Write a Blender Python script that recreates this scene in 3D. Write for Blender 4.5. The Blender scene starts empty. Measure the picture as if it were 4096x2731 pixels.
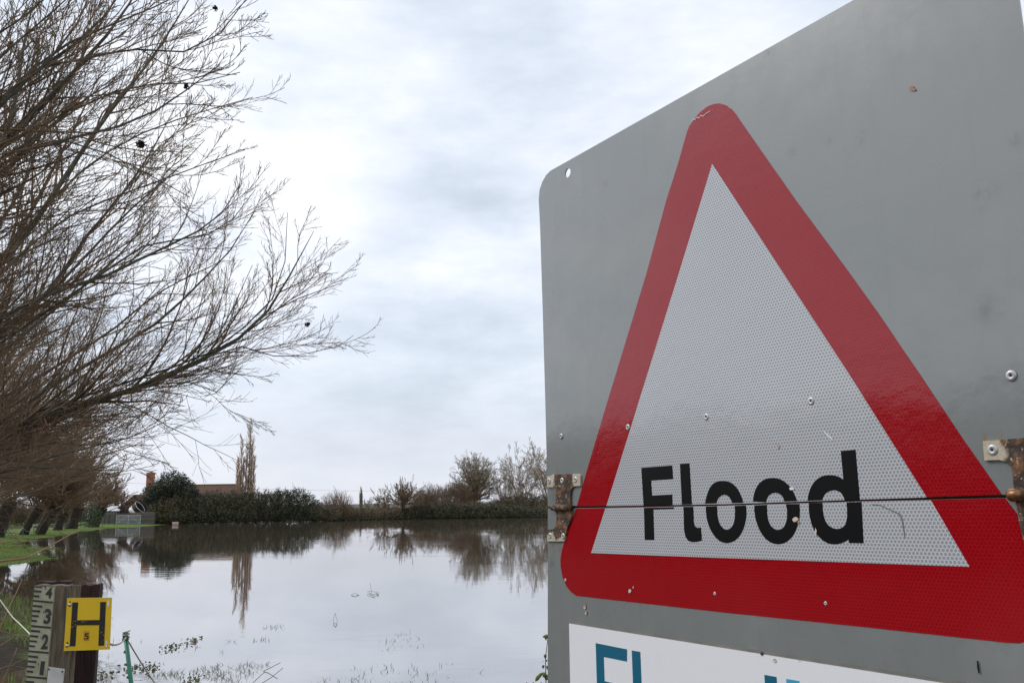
import bpy, bmesh, math
import numpy as np
from mathutils import Matrix, Vector
RNG = np.random.default_rng(11)
SC = bpy.context.scene
COL = SC.collection
# ------------------------------------------------------------ camera
W, H, F, PITCH, ROLL, EYE = 4096, 2731, 3519.0, 0.1837946, -0.0140010, 1.6
fw = np.array([0, math.cos(PITCH), math.sin(PITCH)])
rt = np.array([1., 0, 0]); up = np.cross(rt, fw)
rt, up = rt*math.cos(ROLL)+up*math.sin(ROLL), -rt*math.sin(ROLL)+up*math.cos(ROLL)
cam = bpy.data.cameras.new('camera'); camo = bpy.data.objects.new('camera', cam); COL.objects.link(camo)
cam.sensor_width = 36; cam.lens = F/W*36; cam.clip_start = .05; cam.clip_end = 9000
camo.matrix_world = Matrix(((rt[0], up[0], -fw[0], 0), (rt[1], up[1], -fw[1], 0), (rt[2], up[2], -fw[2], EYE), (0, 0, 0, 1)))
SC.camera = camo
# ------------------------------------------------------------ light
SUN_EL, SUN_AZ = 42, -78            # azimuth from +Y, negative = left
def dirv(az, el):
    a, e = math.radians(az), math.radians(el)
    return np.array([math.sin(a)*math.cos(e), math.cos(a)*math.cos(e), math.sin(e)])
def ray(px, py):
    d = fw + rt*((px-W/2)/F) - up*((py-H/2)/F)
    return d/np.linalg.norm(d)
sun = bpy.data.lights.new('sun', 'SUN'); sun.energy = 1.5; sun.angle = math.radians(22); sun.color = (1, .97, .92)
suno = bpy.data.objects.new('sun', sun); COL.objects.link(suno)
suno.rotation_euler = Vector(dirv(SUN_AZ, SUN_EL)).to_track_quat('Z', 'Y').to_euler(); suno.location = (-20, 5, 30)
world = bpy.data.worlds.new('World'); SC.world = world; world.use_nodes = True
def N(nt, t, **kw):
    n = nt.nodes.new(t)
    ins = kw.pop('ins', {})
    for k, v in kw.items(): setattr(n, k, v)
    for k, v in ins.items():
        if isinstance(v, bpy.types.NodeSocket): nt.links.new(v, n.inputs[k])
        else: n.inputs[k].default_value = v
    return n
def math_(nt, op, a, b=0., c=None, clamp=False):
    n = N(nt, 'ShaderNodeMath', operation=op, use_clamp=clamp, ins={0: a, 1: b})
    if c is not None:
        if isinstance(c, bpy.types.NodeSocket): nt.links.new(c, n.inputs[2])
        else: n.inputs[2].default_value = c
    return n.outputs[0]
def vmath(nt, op, a, b=(0, 0, 0)):
    n = N(nt, 'ShaderNodeVectorMath', operation=op, ins={0: a, 1: b})
    return n.outputs['Value'] if op in ('DOT_PRODUCT', 'LENGTH') else n.outputs[0]
def mixc(nt, f, a, b, blend='MIX'):
    n = N(nt, 'ShaderNodeMix', data_type='RGBA', blend_type=blend)
    for i, v in ((0, f), (6, a), (7, b)):
        if isinstance(v, bpy.types.NodeSocket): nt.links.new(v, n.inputs[i])
        else: n.inputs[i].default_value = v if i == 0 else (tuple(v)+(1,) if len(v) == 3 else v)
    return n.outputs[2]
def smooth(nt, v, lo, hi, a=0., b=1.):
    n = N(nt, 'ShaderNodeMapRange', interpolation_type='SMOOTHSTEP', ins={0: v, 1: lo, 2: hi, 3: a, 4: b})
    return n.outputs[0]
nt = world.node_tree; nt.nodes.clear()
tc = N(nt, 'ShaderNodeTexCoord').outputs['Generated']
sep = N(nt, 'ShaderNodeSeparateXYZ', ins={0: tc})
el = sep.outputs[2]
st = vmath(nt, 'MULTIPLY', tc, (1.0, 1.0, 2.6))
n1 = N(nt, 'ShaderNodeTexNoise', ins={'Vector': st, 'Scale': 2.6, 'Detail': 9., 'Roughness': .58})
n2 = N(nt, 'ShaderNodeTexNoise', ins={'Vector': st, 'Scale': 7.5, 'Detail': 6., 'Roughness': .58})
warp = vmath(nt, 'ADD', tc, vmath(nt, 'MULTIPLY', vmath(nt, 'SUBTRACT', n1.outputs['Color'], (.5, .5, .5)), (.28, .28, .17)))
val = math_(nt, 'ADD', math_(nt, 'MULTIPLY', math_(nt, 'SUBTRACT', n1.outputs[0], .5), 1.05), math_(nt, 'MULTIPLY', math_(nt, 'SUBTRACT', n2.outputs[0], .5), .85))
val = math_(nt, 'ADD', val, .60)
# banks of thicker and thinner cloud: pixel column, row, half width, vertical squash, amount
for (px, py, rad, sq, amt) in ((1750, 850, .15, 2.0, -.26), (1750, 1270, .16, 3.2, -.24), (1350, 1560, .20, 3.4, -.26),
                               (1000, 560, .22, 1.2, .24), (1250, 820, .08, 1.6, .2), (1850, 1040, .12, 3.5, .22), (1500, 1720, .20, 6, .05), (2050, 130, .16, 1.6, -.05)):
    c = ray(px, py)
    dv = vmath(nt, 'MULTIPLY', vmath(nt, 'SUBTRACT', warp, tuple(c)), (1, 1, sq))
    val = math_(nt, 'ADD', val, smooth(nt, vmath(nt, 'LENGTH', dv), 0., rad*1.5, amt, 0.))
val = math_(nt, 'ADD', val, smooth(nt, el, .0, .22, -.10, 0.))
ramp = N(nt, 'ShaderNodeValToRGB', ins={0: val}); cr = ramp.color_ramp
cr.elements[0].position = .12; cr.elements[0].color = (.49, .56, .64, 1)
cr.elements[1].position = .95; cr.elements[1].color = (.93, .95, .975, 1)
e = cr.elements.new(.42); e.color = (.63, .69, .785, 1)
e = cr.elements.new(.68); e.color = (.77, .81, .89, 1)
cloud = mixc(nt, smooth(nt, el, -.02, .17, .75, 0.), ramp.outputs[0], (.64, .655, .72))
sky = N(nt, 'ShaderNodeTexSky', sky_type='NISHITA', sun_disc=False, sun_elevation=math.radians(SUN_EL), sun_rotation=math.radians(SUN_AZ))
b1 = N(nt, 'ShaderNodeBackground', ins={'Color': sky.outputs[0], 'Strength': .08})
b2 = N(nt, 'ShaderNodeBackground', ins={'Color': cloud, 'Strength': 1.06})
mx = N(nt, 'ShaderNodeMixShader', ins={0: .93, 1: b1.outputs[0], 2: b2.outputs[0]})
N(nt, 'ShaderNodeOutputWorld', ins={0: mx.outputs[0]})
SC.view_settings.view_transform = 'Standard'; SC.view_settings.look = 'None'
SC.view_settings.exposure = 0.25; SC.view_settings.gamma = 1.0; SC.view_settings.use_curve_mapping = False
# ------------------------------------------------------------ helpers
def at(px, py, Y):
    d = ray(px, py); return d*(Y/d[1]) + np.array([0, 0, EYE])
def on_water(px, py, z=0.):
    d = ray(px, py); return d*((z-EYE)/d[2]) + np.array([0, 0, EYE])
def tag(o, label=None, cat=None, group=None, kind=None):
    if label: o['label'] = label
    if cat: o['category'] = cat
    if group: o['group'] = group
    if kind: o['kind'] = kind
    return o
def empty(name, loc=(0, 0, 0), label=None, cat=None, group=None):
    o = bpy.data.objects.new(name, None); o.empty_display_size = .1; o.location = loc; COL.objects.link(o)
    return tag(o, label, cat, group)
def link(name, me, parent=None, mat=None, smooth_=False):
    o = bpy.data.objects.new(name, me); COL.objects.link(o)
    if mat is not None and not me.materials:
        for m in (mat if isinstance(mat, (list, tuple)) else [mat]): me.materials.append(m)
    if smooth_: me.polygons.foreach_set('use_smooth', [True]*len(me.polygons))
    if parent is not None:
        o.parent = parent
    return o
def part_at(o, parent_loc):           # meshes are made in world space: shift them under a parent placed elsewhere
    pass
def mesh_np(name, v, q, mi=None):
    me = bpy.data.meshes.new(name); q = np.asarray(q); k = q.shape[1]
    me.vertices.add(len(v)); me.vertices.foreach_set('co', np.ascontiguousarray(v, dtype=np.float32).ravel())
    me.loops.add(q.size); me.loops.foreach_set('vertex_index', q.astype(np.int32).ravel())
    me.polygons.add(len(q)); me.polygons.foreach_set('loop_start', np.arange(0, q.size, k, dtype=np.int32))
    me.polygons.foreach_set('loop_total', np.full(len(q), k, dtype=np.int32))
    if mi is not None: me.polygons.foreach_set('material_index', mi.astype(np.int32))
    me.update(calc_edges=True); me.validate()
    return me
def child(name, v, q, parent, mat, smooth_=False, off=None):
    v = np.asarray(v, float)
    if off is not None: v = v-np.asarray(off)
    return link(name, mesh_np(name, v, q), parent, mat, smooth_)
class MB:
    def __init__(s): s.v = []; s.f = []
    def box(s, c, size, rz=0, rx=0, ry=0, taper=1.):
        R = Matrix.Rotation(rz, 3, 'Z') @ Matrix.Rotation(ry, 3, 'Y') @ Matrix.Rotation(rx, 3, 'X')
        b = len(s.v)
        for z in (-.5, .5):
            t = taper if z > 0 else 1
            for x, y in ((-.5, -.5), (.5, -.5), (.5, .5), (-.5, .5)):
                s.v.append(tuple(R @ Vector((x*size[0]*t, y*size[1]*t, z*size[2])) + Vector(c)))
        for f in ((0, 3, 2, 1), (4, 5, 6, 7), (0, 1, 5, 4), (1, 2, 6, 5), (2, 3, 7, 6), (3, 0, 4, 7)): s.f.append([b+i for i in f])
        return s
    def tube(s, pts, r, n=8, cap=True):
        pts = np.asarray(pts, float); k = len(pts); r = np.broadcast_to(np.asarray(r, float), (k,))
        v, q = tubes(pts[None], r[None], n); b = len(s.v)
        s.v += [tuple(p) for p in v]; s.f += [[b+i for i in f] for f in q]
        if cap: s.f.append([b+i for i in range(n)][::-1]); s.f.append([b+(k-1)*n+i for i in range(n)])
        return s
    def prism(s, pts, z0, z1):
        """pts: 2D outline (x, y); extruded along local z"""
        b = len(s.v); n = len(pts)
        s.v += [(p[0], p[1], z0) for p in pts] + [(p[0], p[1], z1) for p in pts]
        s.f.append([b+i for i in range(n)][::-1]); s.f.append([b+n+i for i in range(n)])
        for i in range(n): j = (i+1) % n; s.f.append([b+i, b+j, b+n+j, b+n+i])
        return s
    def build(s, name, mat, parent=None, smooth_=False, off=(0, 0, 0), bevel=0.):
        me = bpy.data.meshes.new(name); me.from_pydata([(v[0]-off[0], v[1]-off[1], v[2]-off[2]) for v in s.v], [], s.f)
        bm = bmesh.new(); bm.from_mesh(me)
        bmesh.ops.recalc_face_normals(bm, faces=bm.faces)
        if bevel: bmesh.ops.bevel(bm, geom=bm.edges[:], offset=bevel, segments=2, affect='EDGES', clamp_overlap=True)
        ng = [f for f in bm.faces if len(f.verts) > 4]
        if ng: bmesh.ops.triangulate(bm, faces=ng)
        bm.to_mesh(me); bm.free(); me.update()
        return link(name, me, parent, mat, smooth_)
def tubes(P, R, S):
    """P (n,k,3) centre lines, R (n,k) radii -> verts, quads"""
    n, k, _ = P.shape
    T = np.gradient(P, axis=1); T /= np.linalg.norm(T, axis=2, keepdims=True)+1e-9
    ref = np.array([.23, .87, .41]); ref /= np.linalg.norm(ref)
    A = np.cross(T, ref); A /= np.linalg.norm(A, axis=2, keepdims=True)+1e-9
    B = np.cross(T, A)
    a = np.arange(S)*2*np.pi/S
    V = P[:, :, None] + R[:, :, None, None]*(A[:, :, None]*np.cos(a)[None, None, :, None] + B[:, :, None]*np.sin(a)[None, None, :, None])
    idx = np.arange(n*k*S).reshape(n, k, S)
    q = np.stack([idx[:, :-1], np.roll(idx, -1, 2)[:, :-1], np.roll(idx, -1, 2)[:, 1:], idx[:, 1:]], -1).reshape(-1, 4)
    return V.reshape(-1, 3), q
def joinq(lst):
    vs, qs, b = [], [], 0
    for v, q in lst: vs.append(v); qs.append(q+b); b += len(v)
    return np.concatenate(vs), np.concatenate(qs)
def march(p0, d0, L, K, wob, trop, up_=np.array([0, 0, 1.]), bend=None):
    n = len(p0); P = np.zeros((n, K, 3)); P[:, 0] = p0; d = d0.copy(); seg = (L/(K-1))[:, None]
    for i in range(1, K):
        d = d + RNG.normal(0, wob, (n, 3)) + trop*up_
        if bend is not None: d = d+bend
        d /= np.linalg.norm(d, axis=1, keepdims=True)+1e-9
        P[:, i] = P[:, i-1]+d*seg
    return P
def sprout(P, R, nc, t0, t1, L, ang, wob, trop, K, rk, rtip, taper=.55):
    """children of every polyline. L = (lo, hi) fraction of parent length, ang in degrees (lo, hi)"""
    n, k, _ = P.shape; m = n*nc
    pi = np.repeat(np.arange(n), nc)
    t = (np.tile(np.arange(nc), n)+RNG.random(m))/nc*(t1-t0)+t0
    x = t*(k-1); i = np.minimum(x.astype(int), k-2); f = (x-i)[:, None]
    p0 = P[pi, i]*(1-f)+P[pi, i+1]*f; T = P[pi, i+1]-P[pi, i]; T /= np.linalg.norm(T, axis=1, keepdims=True)+1e-9
    r0 = R[pi, i]*(1-f[:, 0])+R[pi, i+1]*f[:, 0]
    plen = np.linalg.norm(np.diff(P, axis=1), axis=2).sum(1)[pi]
    rv = RNG.normal(0, 1, (m, 3)); S = rv-(rv*T).sum(1, keepdims=True)*T; S /= np.linalg.norm(S, axis=1, keepdims=True)+1e-9
    a = np.radians(RNG.uniform(ang[0], ang[1], m))[:, None]
    d = T*np.cos(a)+S*np.sin(a)
    ln = plen*RNG.uniform(L[0], L[1], m)*(1-taper*t)
    C = march(p0, d, ln, K, wob, trop)
    rb = np.maximum(r0*rk, rtip*1.15); w = np.linspace(0, 1, K)[None]
    return C, rb[:, None]*(1-w)+rtip*w
def resample(pts, K):
    pts = np.asarray(pts, float); s = np.r_[0, np.cumsum(np.linalg.norm(np.diff(pts, axis=0), axis=1))]; u = np.linspace(0, s[-1], K*4)
    q = np.stack([np.interp(u, s, pts[:, j]) for j in range(3)], 1)
    for _ in range(5): q[1:-1] = (q[:-2]+q[1:-1]*2+q[2:])/4
    return q[np.linspace(0, K*4-1, K).astype(int)]
def quads_at(c, size, nrm_bias=None, asp=.6):
    """small leaf quads at the points c"""
    n = len(c); a = RNG.normal(0, 1, (n, 3)); a /= np.linalg.norm(a, axis=1, keepdims=True)
    b = RNG.normal(0, 1, (n, 3)); b -= (a*b).sum(1, keepdims=True)*a; b /= np.linalg.norm(b, axis=1, keepdims=True)
    s = (size*RNG.uniform(.6, 1.3, n))[:, None]/2
    v = np.stack([c-a*s, c-b*s*asp, c+a*s, c+b*s*asp], 1).reshape(-1, 3)
    return v, np.arange(n*4).reshape(n, 4)
# ------------------------------------------------------------ materials
MATS = {}
def pbr(name, col, rough=.6, var=.25, scale=6., col2=None, bump=0., bscale=40., metallic=0., spec=.5, coat=0., island=0., detail=5., stretch=None, sub=None):
    m = bpy.data.materials.new(name); m.use_nodes = True; t = m.node_tree; t.nodes.clear()
    co = N(t, 'ShaderNodeTexCoord').outputs['Object']
    if stretch: co = vmath(t, 'MULTIPLY', co, stretch)
    nz = N(t, 'ShaderNodeTexNoise', ins={'Vector': co, 'Scale': scale, 'Detail': detail, 'Roughness': .6})
    f = smooth(t, nz.outputs[0], .3, .7)
    c2 = col2 if col2 else tuple(c*(1-var) for c in col)
    c = mixc(t, f, tuple(col), tuple(c2))
    if island:
        g = N(t, 'ShaderNodeNewGeometry').outputs['Random Per Island']
        c = mixc(t, 1.0, c, N(t, 'ShaderNodeCombineColor', ins={0: math_(t, 'MULTIPLY_ADD', g, island*1.1, 1-island*.5), 1: math_(t, 'MULTIPLY_ADD', g, island, 1-island*.5), 2: math_(t, 'MULTIPLY_ADD', g, island*.7, 1-island*.5)}).outputs[0], 'MULTIPLY')
    bs = N(t, 'ShaderNodeBsdfPrincipled', ins={'Base Color': c, 'Roughness': rough, 'Metallic': metallic, 'Specular IOR Level': spec, 'Coat Weight': coat})
    if bump:
        nb = N(t, 'ShaderNodeTexNoise', ins={'Vector': co, 'Scale': bscale, 'Detail': 6.})
        bp = N(t, 'ShaderNodeBump', ins={'Strength': min(bump, 1.), 'Distance': .01 if bump <= 1 else .01*bump, 'Height': nb.outputs[0]})
        t.links.new(bp.outputs[0], bs.inputs['Normal'])
    N(t, 'ShaderNodeOutputMaterial', ins={0: bs.outputs[0]})
    MATS[name] = m; return m
BARK = pbr('willow_bark', (.12, .115, .085), .9, col2=(.055, .05, .035), scale=7, bump=1, bscale=30)
TWIG = pbr('willow_twig', (.19, .115, .07), .8, col2=(.10, .078, .045), scale=1.2, island=.6)
TWIGB = pbr('brown_twig', (.21, .14, .095), .85, col2=(.14, .10, .065), scale=1.5, island=.5)
TWIGG = pbr('grey_twig', (.25, .19, .13), .85, col2=(.18, .15, .095), scale=1.5, island=.5)
DARKBARK = pbr('dark_bark', (.048, .034, .024), .95, col2=(.018, .014, .010), scale=5, bump=2, bscale=14)
LEAFD = pbr('dark_leaf', (.048, .056, .026), .65, col2=(.026, .032, .016), scale=1.1, island=.9)
LEAFO = pbr('olive_leaf', (.075, .075, .035), .7, col2=(.045, .045, .022), scale=.8, island=.9)
LEAFE = pbr('evergreen_leaf', (.035, .052, .026), .55, col2=(.016, .026, .014), scale=1.4, island=.8)
IVY = pbr('ivy_leaf', (.035, .07, .015), .5, col2=(.02, .04, .01), scale=2, island=.8)
GRASSB = pbr('grass_blade', (.135, .205, .03), .7, col2=(.09, .13, .022), scale=3, island=.7)
SEDGE = pbr('sedge_blade', (.07, .10, .028), .7, col2=(.11, .095, .035), scale=4, island=.8)
# ------------------------------------------------------------ ground and water
lawn = [on_water(x, y, .02)[:2] for x, y in ((650, 2098), (560, 2104), (450, 2111), (330, 2123), (235, 2141), (190, 2149), (116, 2153), (85, 2170), (100, 2180), (165, 2189), (200, 2205), (190, 2228), (120, 2246), (0, 2262))]
lawn = np.array(list(lawn)+[(-30, 23.5), (-300, 18), (-300, 400), (-38, 400), (-37, 108), (-38.8, 101)])
near = np.array([(-300, 6), (-40, 15), (-17, 18), (-11.2, 17.6), (-9.7, 16.6), (-8.0, 15.0), (-7.3, 13.1), (-6.4, 11.8), (-5.0, 9.6), (-3.6, 7.0), (-1, 5.2), (2.5, 5), (6, 6), (40, 9), (300, 20), (300, -900), (-300, -900)])
far = np.array([(-60, 101), (-41, 101), (-37, 104.5), (-31, 108.5), (-22, 117.5), (-12, 123), (-5, 121.5), (6, 120.5), (60, 118), (400, 90), (3000, 90), (3000, 4000), (-3000, 4000), (-3000, 101)])
def sdist(pts, poly):
    """signed distance, positive inside"""
    a = poly; b = np.roll(poly, -1, 0); best = np.full(len(pts), 1e9); ins = np.zeros(len(pts), bool)
    for p, q in zip(a, b):
        e = q-p; w = pts-p; t = np.clip((w@e)/(e@e), 0, 1); best = np.minimum(best, np.linalg.norm(w-t[:, None]*e, axis=1))
        c = ((p[1] > pts[:, 1]) != (q[1] > pts[:, 1])) & (pts[:, 0] < (q[0]-p[0])*(pts[:, 1]-p[1])/(q[1]-p[1]+1e-12)+p[0]); ins ^= c
    return np.where(ins, best, -best)
def vnoise(p, s, seed=0):
    """cheap value noise, vectorised"""
    x, y = p[:, 0]*s, p[:, 1]*s; xi, yi = np.floor(x).astype(np.int64), np.floor(y).astype(np.int64); fx, fy = x-xi, y-yi
    fx = fx*fx*(3-2*fx); fy = fy*fy*(3-2*fy)
    def h(i, j): n = (i*374761393+j*668265263+seed*982451653) & 0x7fffffff; n = ((n ^ (n >> 13))*1274126177) & 0x7fffffff; return (n & 0xffff)/65535.
    return (h(xi, yi)*(1-fx)+h(xi+1, yi)*fx)*(1-fy)+(h(xi, yi+1)*(1-fx)+h(xi+1, yi+1)*fx)*fy
def height(p):
    n = (vnoise(p, .35, 1)-.5)*.5+(vnoise(p, 1.3, 2)-.5)*.3
    sl = sdist(p, lawn)+n*2.2; sn = sdist(p, near)+n*2.0; sf = sdist(p, far)+n
    z = np.maximum(np.maximum(np.clip(sl*.04, -.5, .09+.07*np.clip((sl-4)/10, 0, 1)), np.clip(sn*.11, -.5, .30)), np.clip(sf*.12, -.5, .28))
    return z+np.where(z > .02, n*.05, 0)
def axis(segs):
    out = []
    for a, b, st_ in segs: out += list(np.arange(a, b, st_))
    return out
gs = [2.*1.35**i for i in range(1, 25)]
gx = sorted([-62-g for g in gs if g < 4200]+axis([(-62, -42, 1.2), (-42, 4, .45), (4, 40, 2)])+[40+g for g in gs if g < 4200])
gy = sorted([-12-g for g in gs if g < 3000]+axis([(-12, 4, .8), (4, 32, .33), (32, 70, .7), (70, 135, 1.1)])+[135+g for g in gs if g < 4600])
X, Y = np.meshgrid(gx, gy); gp = np.stack([X.ravel(), Y.ravel()], 1); gz = height(gp)
ii = np.arange(len(gp)).reshape(len(gy), len(gx))
gq = np.stack([ii[:-1, :-1], ii[:-1, 1:], ii[1:, 1:], ii[1:, :-1]], -1).reshape(-1, 4)
gme = mesh_np('ground', np.c_[gp, gz], gq)
at_ = gme.attributes.new('mud', 'FLOAT', 'POINT')
sl = sdist(gp, lawn); sn = sdist(gp, near)
mud = np.clip((sl-3.2-gp[:, 1]*.04)/2.5, 0, 1)*(gp[:, 1] < 100)*(gp[:, 0] > -52)      # leaf litter beneath the willows
mud = np.maximum(mud, np.clip((sn+1)/1.5, 0, 1)*.85)
sfv = sdist(gp, far); mud = np.maximum(mud, (sfv > -3)*(sfv < 9)*(gp[:, 0] > -38.)*1.0)
at_.data.foreach_set('value', mud.astype(np.float32))
gm = bpy.data.materials.new('ground'); gm.use_nodes = True; t = gm.node_tree; t.nodes.clear()
co = N(t, 'ShaderNodeTexCoord').outputs['Object']
a1 = N(t, 'ShaderNodeTexNoise', ins={'Vector': co, 'Scale': .9, 'Detail': 8., 'Roughness': .65})
a2 = N(t, 'ShaderNodeTexNoise', ins={'Vector': co, 'Scale': 9., 'Detail': 8., 'Roughness': .7})
gr = mixc(t, smooth(t, a1.outputs[0], .35, .65), (.135, .19, .022), (.09, .135, .018))
gr = mixc(t, smooth(t, a2.outputs[0], .35, .75), gr, (.05, .085, .016))
mu = mixc(t, smooth(t, a2.outputs[0], .3, .7), (.055, .042, .027), (.024, .02, .013))
mk = N(t, 'ShaderNodeAttribute', attribute_name='mud').outputs['Fac']
mk = smooth(t, math_(t, 'ADD', mk, math_(t, 'MULTIPLY', math_(t, 'SUBTRACT', a1.outputs[0], .5), 1.6)), .35, .65)
hz = N(t, 'ShaderNodeSeparateXYZ', ins={0: co}).outputs[2]
mk = math_(t, 'MAXIMUM', mk, smooth(t, hz, .02, -.05))
nb = N(t, 'ShaderNodeTexNoise', ins={'Vector': co, 'Scale': 22., 'Detail': 6.})
bs = N(t, 'ShaderNodeBsdfPrincipled', ins={'Base Color': mixc(t, mk, gr, mu), 'Roughness': .9, 'Specular IOR Level': .2, 'Normal': N(t, 'ShaderNodeBump', ins={'Strength': .8, 'Distance': .05, 'Height': nb.outputs[0]}).outputs[0]})
N(t, 'ShaderNodeOutputMaterial', ins={0: bs.outputs[0]})
tag(link('ground', gme, None, gm, True), kind='structure')
wm = bpy.data.materials.new('flood_water'); wm.use_nodes = True; t = wm.node_tree; t.nodes.clear()
co = N(t, 'ShaderNodeTexCoord').outputs['Object']
r1 = N(t, 'ShaderNodeTexNoise', ins={'Vector': vmath(t, 'MULTIPLY', co, (.8, 1.6, 1)), 'Scale': 1.1, 'Detail': 4., 'Roughness': .5})
r2 = N(t, 'ShaderNodeTexNoise', ins={'Vector': vmath(t, 'MULTIPLY', co, (1, 1.8, 1)), 'Scale': 7., 'Detail': 3., 'Roughness': .5})
hh = math_(t, 'ADD', math_(t, 'MULTIPLY', r1.outputs[0], .8), math_(t, 'MULTIPLY', r2.outputs[0], .10))
wd = N(t, 'ShaderNodeTexNoise', ins={'Vector': vmath(t, 'MULTIPLY', co, (.06, .16, 1)), 'Scale': 1., 'Detail': 3.}).outputs[0]
bp = N(t, 'ShaderNodeBump', ins={'Strength': smooth(t, wd, .42, .66, .07, .40), 'Distance': .012, 'Height': hh}).outputs[0]
gl = N(t, 'ShaderNodeBsdfAnisotropic', ins={'Color': (.86, .845, .85, 1), 'Roughness': .012, 'Normal': bp})
df = N(t, 'ShaderNodeBsdfDiffuse', ins={'Color': (.15, .125, .09, 1)})
fr = N(t, 'ShaderNodeLayerWeight', ins={'Blend': .5}).outputs['Facing']
ms = N(t, 'ShaderNodeMixShader', ins={0: smooth(t, fr, .5, 1.,   .35, .92), 1: df.outputs[0], 2: gl.outputs[0]})
N(t, 'ShaderNodeOutputMaterial', ins={0: ms.outputs[0]})
wx, wy = np.meshgrid(np.linspace(-4000, 4000, 9), np.linspace(-3500, 4500, 9)); wi = np.arange(81).reshape(9, 9)
wo = link('water', mesh_np('water', np.c_[wx.ravel(), wy.ravel(), np.zeros(81)], np.stack([wi[:-1, :-1], wi[:-1, 1:], wi[1:, 1:], wi[1:, :-1]], -1).reshape(-1, 4)), None, wm)
tag(wo, kind='structure')
# far hills
hp = []; nx = 90
for j, yy in enumerate((900, 1300, 1700, 2600)):
    xs = np.linspace(-1800, 1500, nx)
    zz = 0.4 if j in (0, 3) else None
    for x in xs: hp.append((x, yy, .4 if zz else (1+6*vnoise(np.array([[x, yy]]), .0032, 5)[0]+3*vnoise(np.array([[x, yy]]), .02, 6)[0])*(1 if j == 1 else 1.5)))
hi = np.arange(4*nx).reshape(4, nx)
HILL = pbr('hill_woodland', (.09, .10, .075), .95, col2=(.05, .06, .045), scale=.02, detail=8)
tag(link('hills', mesh_np('hills', np.array(hp), np.stack([hi[:-1, :-1], hi[:-1, 1:], hi[1:, 1:], hi[1:, :-1]], -1).reshape(-1, 4)), None, HILL, True), kind='structure')
# pale track behind the willows
TRK = pbr('pale_track', (.34, .33, .31), .8, col2=(.25, .24, .22), scale=1.)
tp = [on_water(x, y, .45) for x, y in ((60, 2097), (110, 2095), (180, 2094), (260, 2091), (330, 2086))]
tv = []
for p in tp: tv += [(p[0], p[1]-2.2, .37), (p[0], p[1]+2.2, .37)]
tag(link('track', mesh_np('track', np.array(tv), np.array([[2*i, 2*i+2, 2*i+3, 2*i+1] for i in range(4)])), None, TRK), kind='structure')
# ------------------------------------------------------------ trees
def bare(name, loc, label, cat, limbs, limbR, levels, trunk=None, group=None, tw=TWIG, bk=BARK, limb_sides=7, split_limbs=True, extra=None):
    loc = np.asarray(loc, float)
    root = empty(name, loc, label, cat, group)
    if trunk is not None:
        tp_, tr_ = trunk; P = resample(tp_, 9); R = np.interp(np.linspace(0, 1, 9), np.linspace(0, 1, len(tr_)), tr_)
        v, q = tubes(P[None], R[None], 12)
        v = v+(np.stack([vnoise(v[:, :2]*1+v[:, 2:]*.7, 5, s) for s in (1, 2, 3)], 1)-.5)*R.max()*.35
        child('trunk', v, q, root, bk if bk is not BARK else DARKBARK, True, loc)
    if split_limbs:
        for P, R in zip(limbs, limbR):
            v, q = tubes(P[None], R[None], limb_sides); child('limb', v, q, root, bk, True, loc)
        acc = []
    else: acc = [tubes(limbs, limbR, 4)]
    P, R = limbs, limbR
    for lv in levels:
        S = lv.pop('S', 3); src = lv.pop('src', None)
        P, R = sprout(P, R, **lv); acc.append(tubes(P, R, S))
    v, q = joinq(acc)
    if extra is not None: v, q = joinq([(v, q), extra])
    tag(child('twigs', v, q, root, tw, False, loc), kind='stuff')
    return root
def taperR(n, K, r0, r1, p=1.):
    return r0[:, None]*(1-np.linspace(0, 1, K)**p)[None]+r1*np.linspace(0, 1, K)[None]**p
def px_limb(head, pts, d0, d1, K=16):
    c = [np.asarray(head, float)]; m = len(pts)
    for i, (x, y) in enumerate(pts): c.append(at(x, y, d0+(d1-d0)*i/(m-1)))
    return resample(c, K)
def guided(head, specs, K=16):
    P = []; R = []
    for pts, d0, d1, rp in specs:
        P.append(px_limb(head, pts, d0, d1, K)); r = rp*1.4/F*d0
        R.append(np.linspace(1, .0, K)**.8*r+.006)
    return np.array(P), np.array(R)
LV = lambda a, b, c: [dict(nc=a, t0=.12, t1=.96, L=(.22, .44), ang=(16, 44), wob=.085, trop=.05, K=9, rk=.62, rtip=.005, S=4, taper=.68),
                      dict(nc=b, t0=.15, t1=.95, L=(.3, .58), ang=(18, 46), wob=.09, trop=.04, K=6, rk=.55, rtip=.0042, taper=.6),
                      dict(nc=c, t0=.2, t1=.97, L=(.30, .6), ang=(18, 42), wob=.09, trop=.04, K=4, rk=.6, rtip=.0032)]
def auto_limbs(head, n, az, elv, L, K=14, r0=.07, trop=.02, wob=.05):
    az_ = np.radians(RNG.uniform(az[0], az[1], n)); e_ = np.radians(RNG.uniform(elv[0], elv[1], n))
    d = np.stack([np.sin(az_)*np.cos(e_), np.cos(az_)*np.cos(e_), np.sin(e_)], 1)
    P = march(np.tile(head, (n, 1))+RNG.normal(0, .18, (n, 3)), d, RNG.uniform(L[0], L[1], n), K, wob, trop)
    return P, taperR(n, K, RNG.uniform(.6, 1.1, n)*r0, .008)
def clump_extra(px, py, Y, r):
    c = at(px, py, Y); n = 60
    return quads_at(c+RNG.normal(0, r*.38, (n, 3)), np.full(n, r*1.0))
DEAD = pbr('dead_leaf', (.03, .02, .014), .9, var=.5, scale=9)
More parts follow.
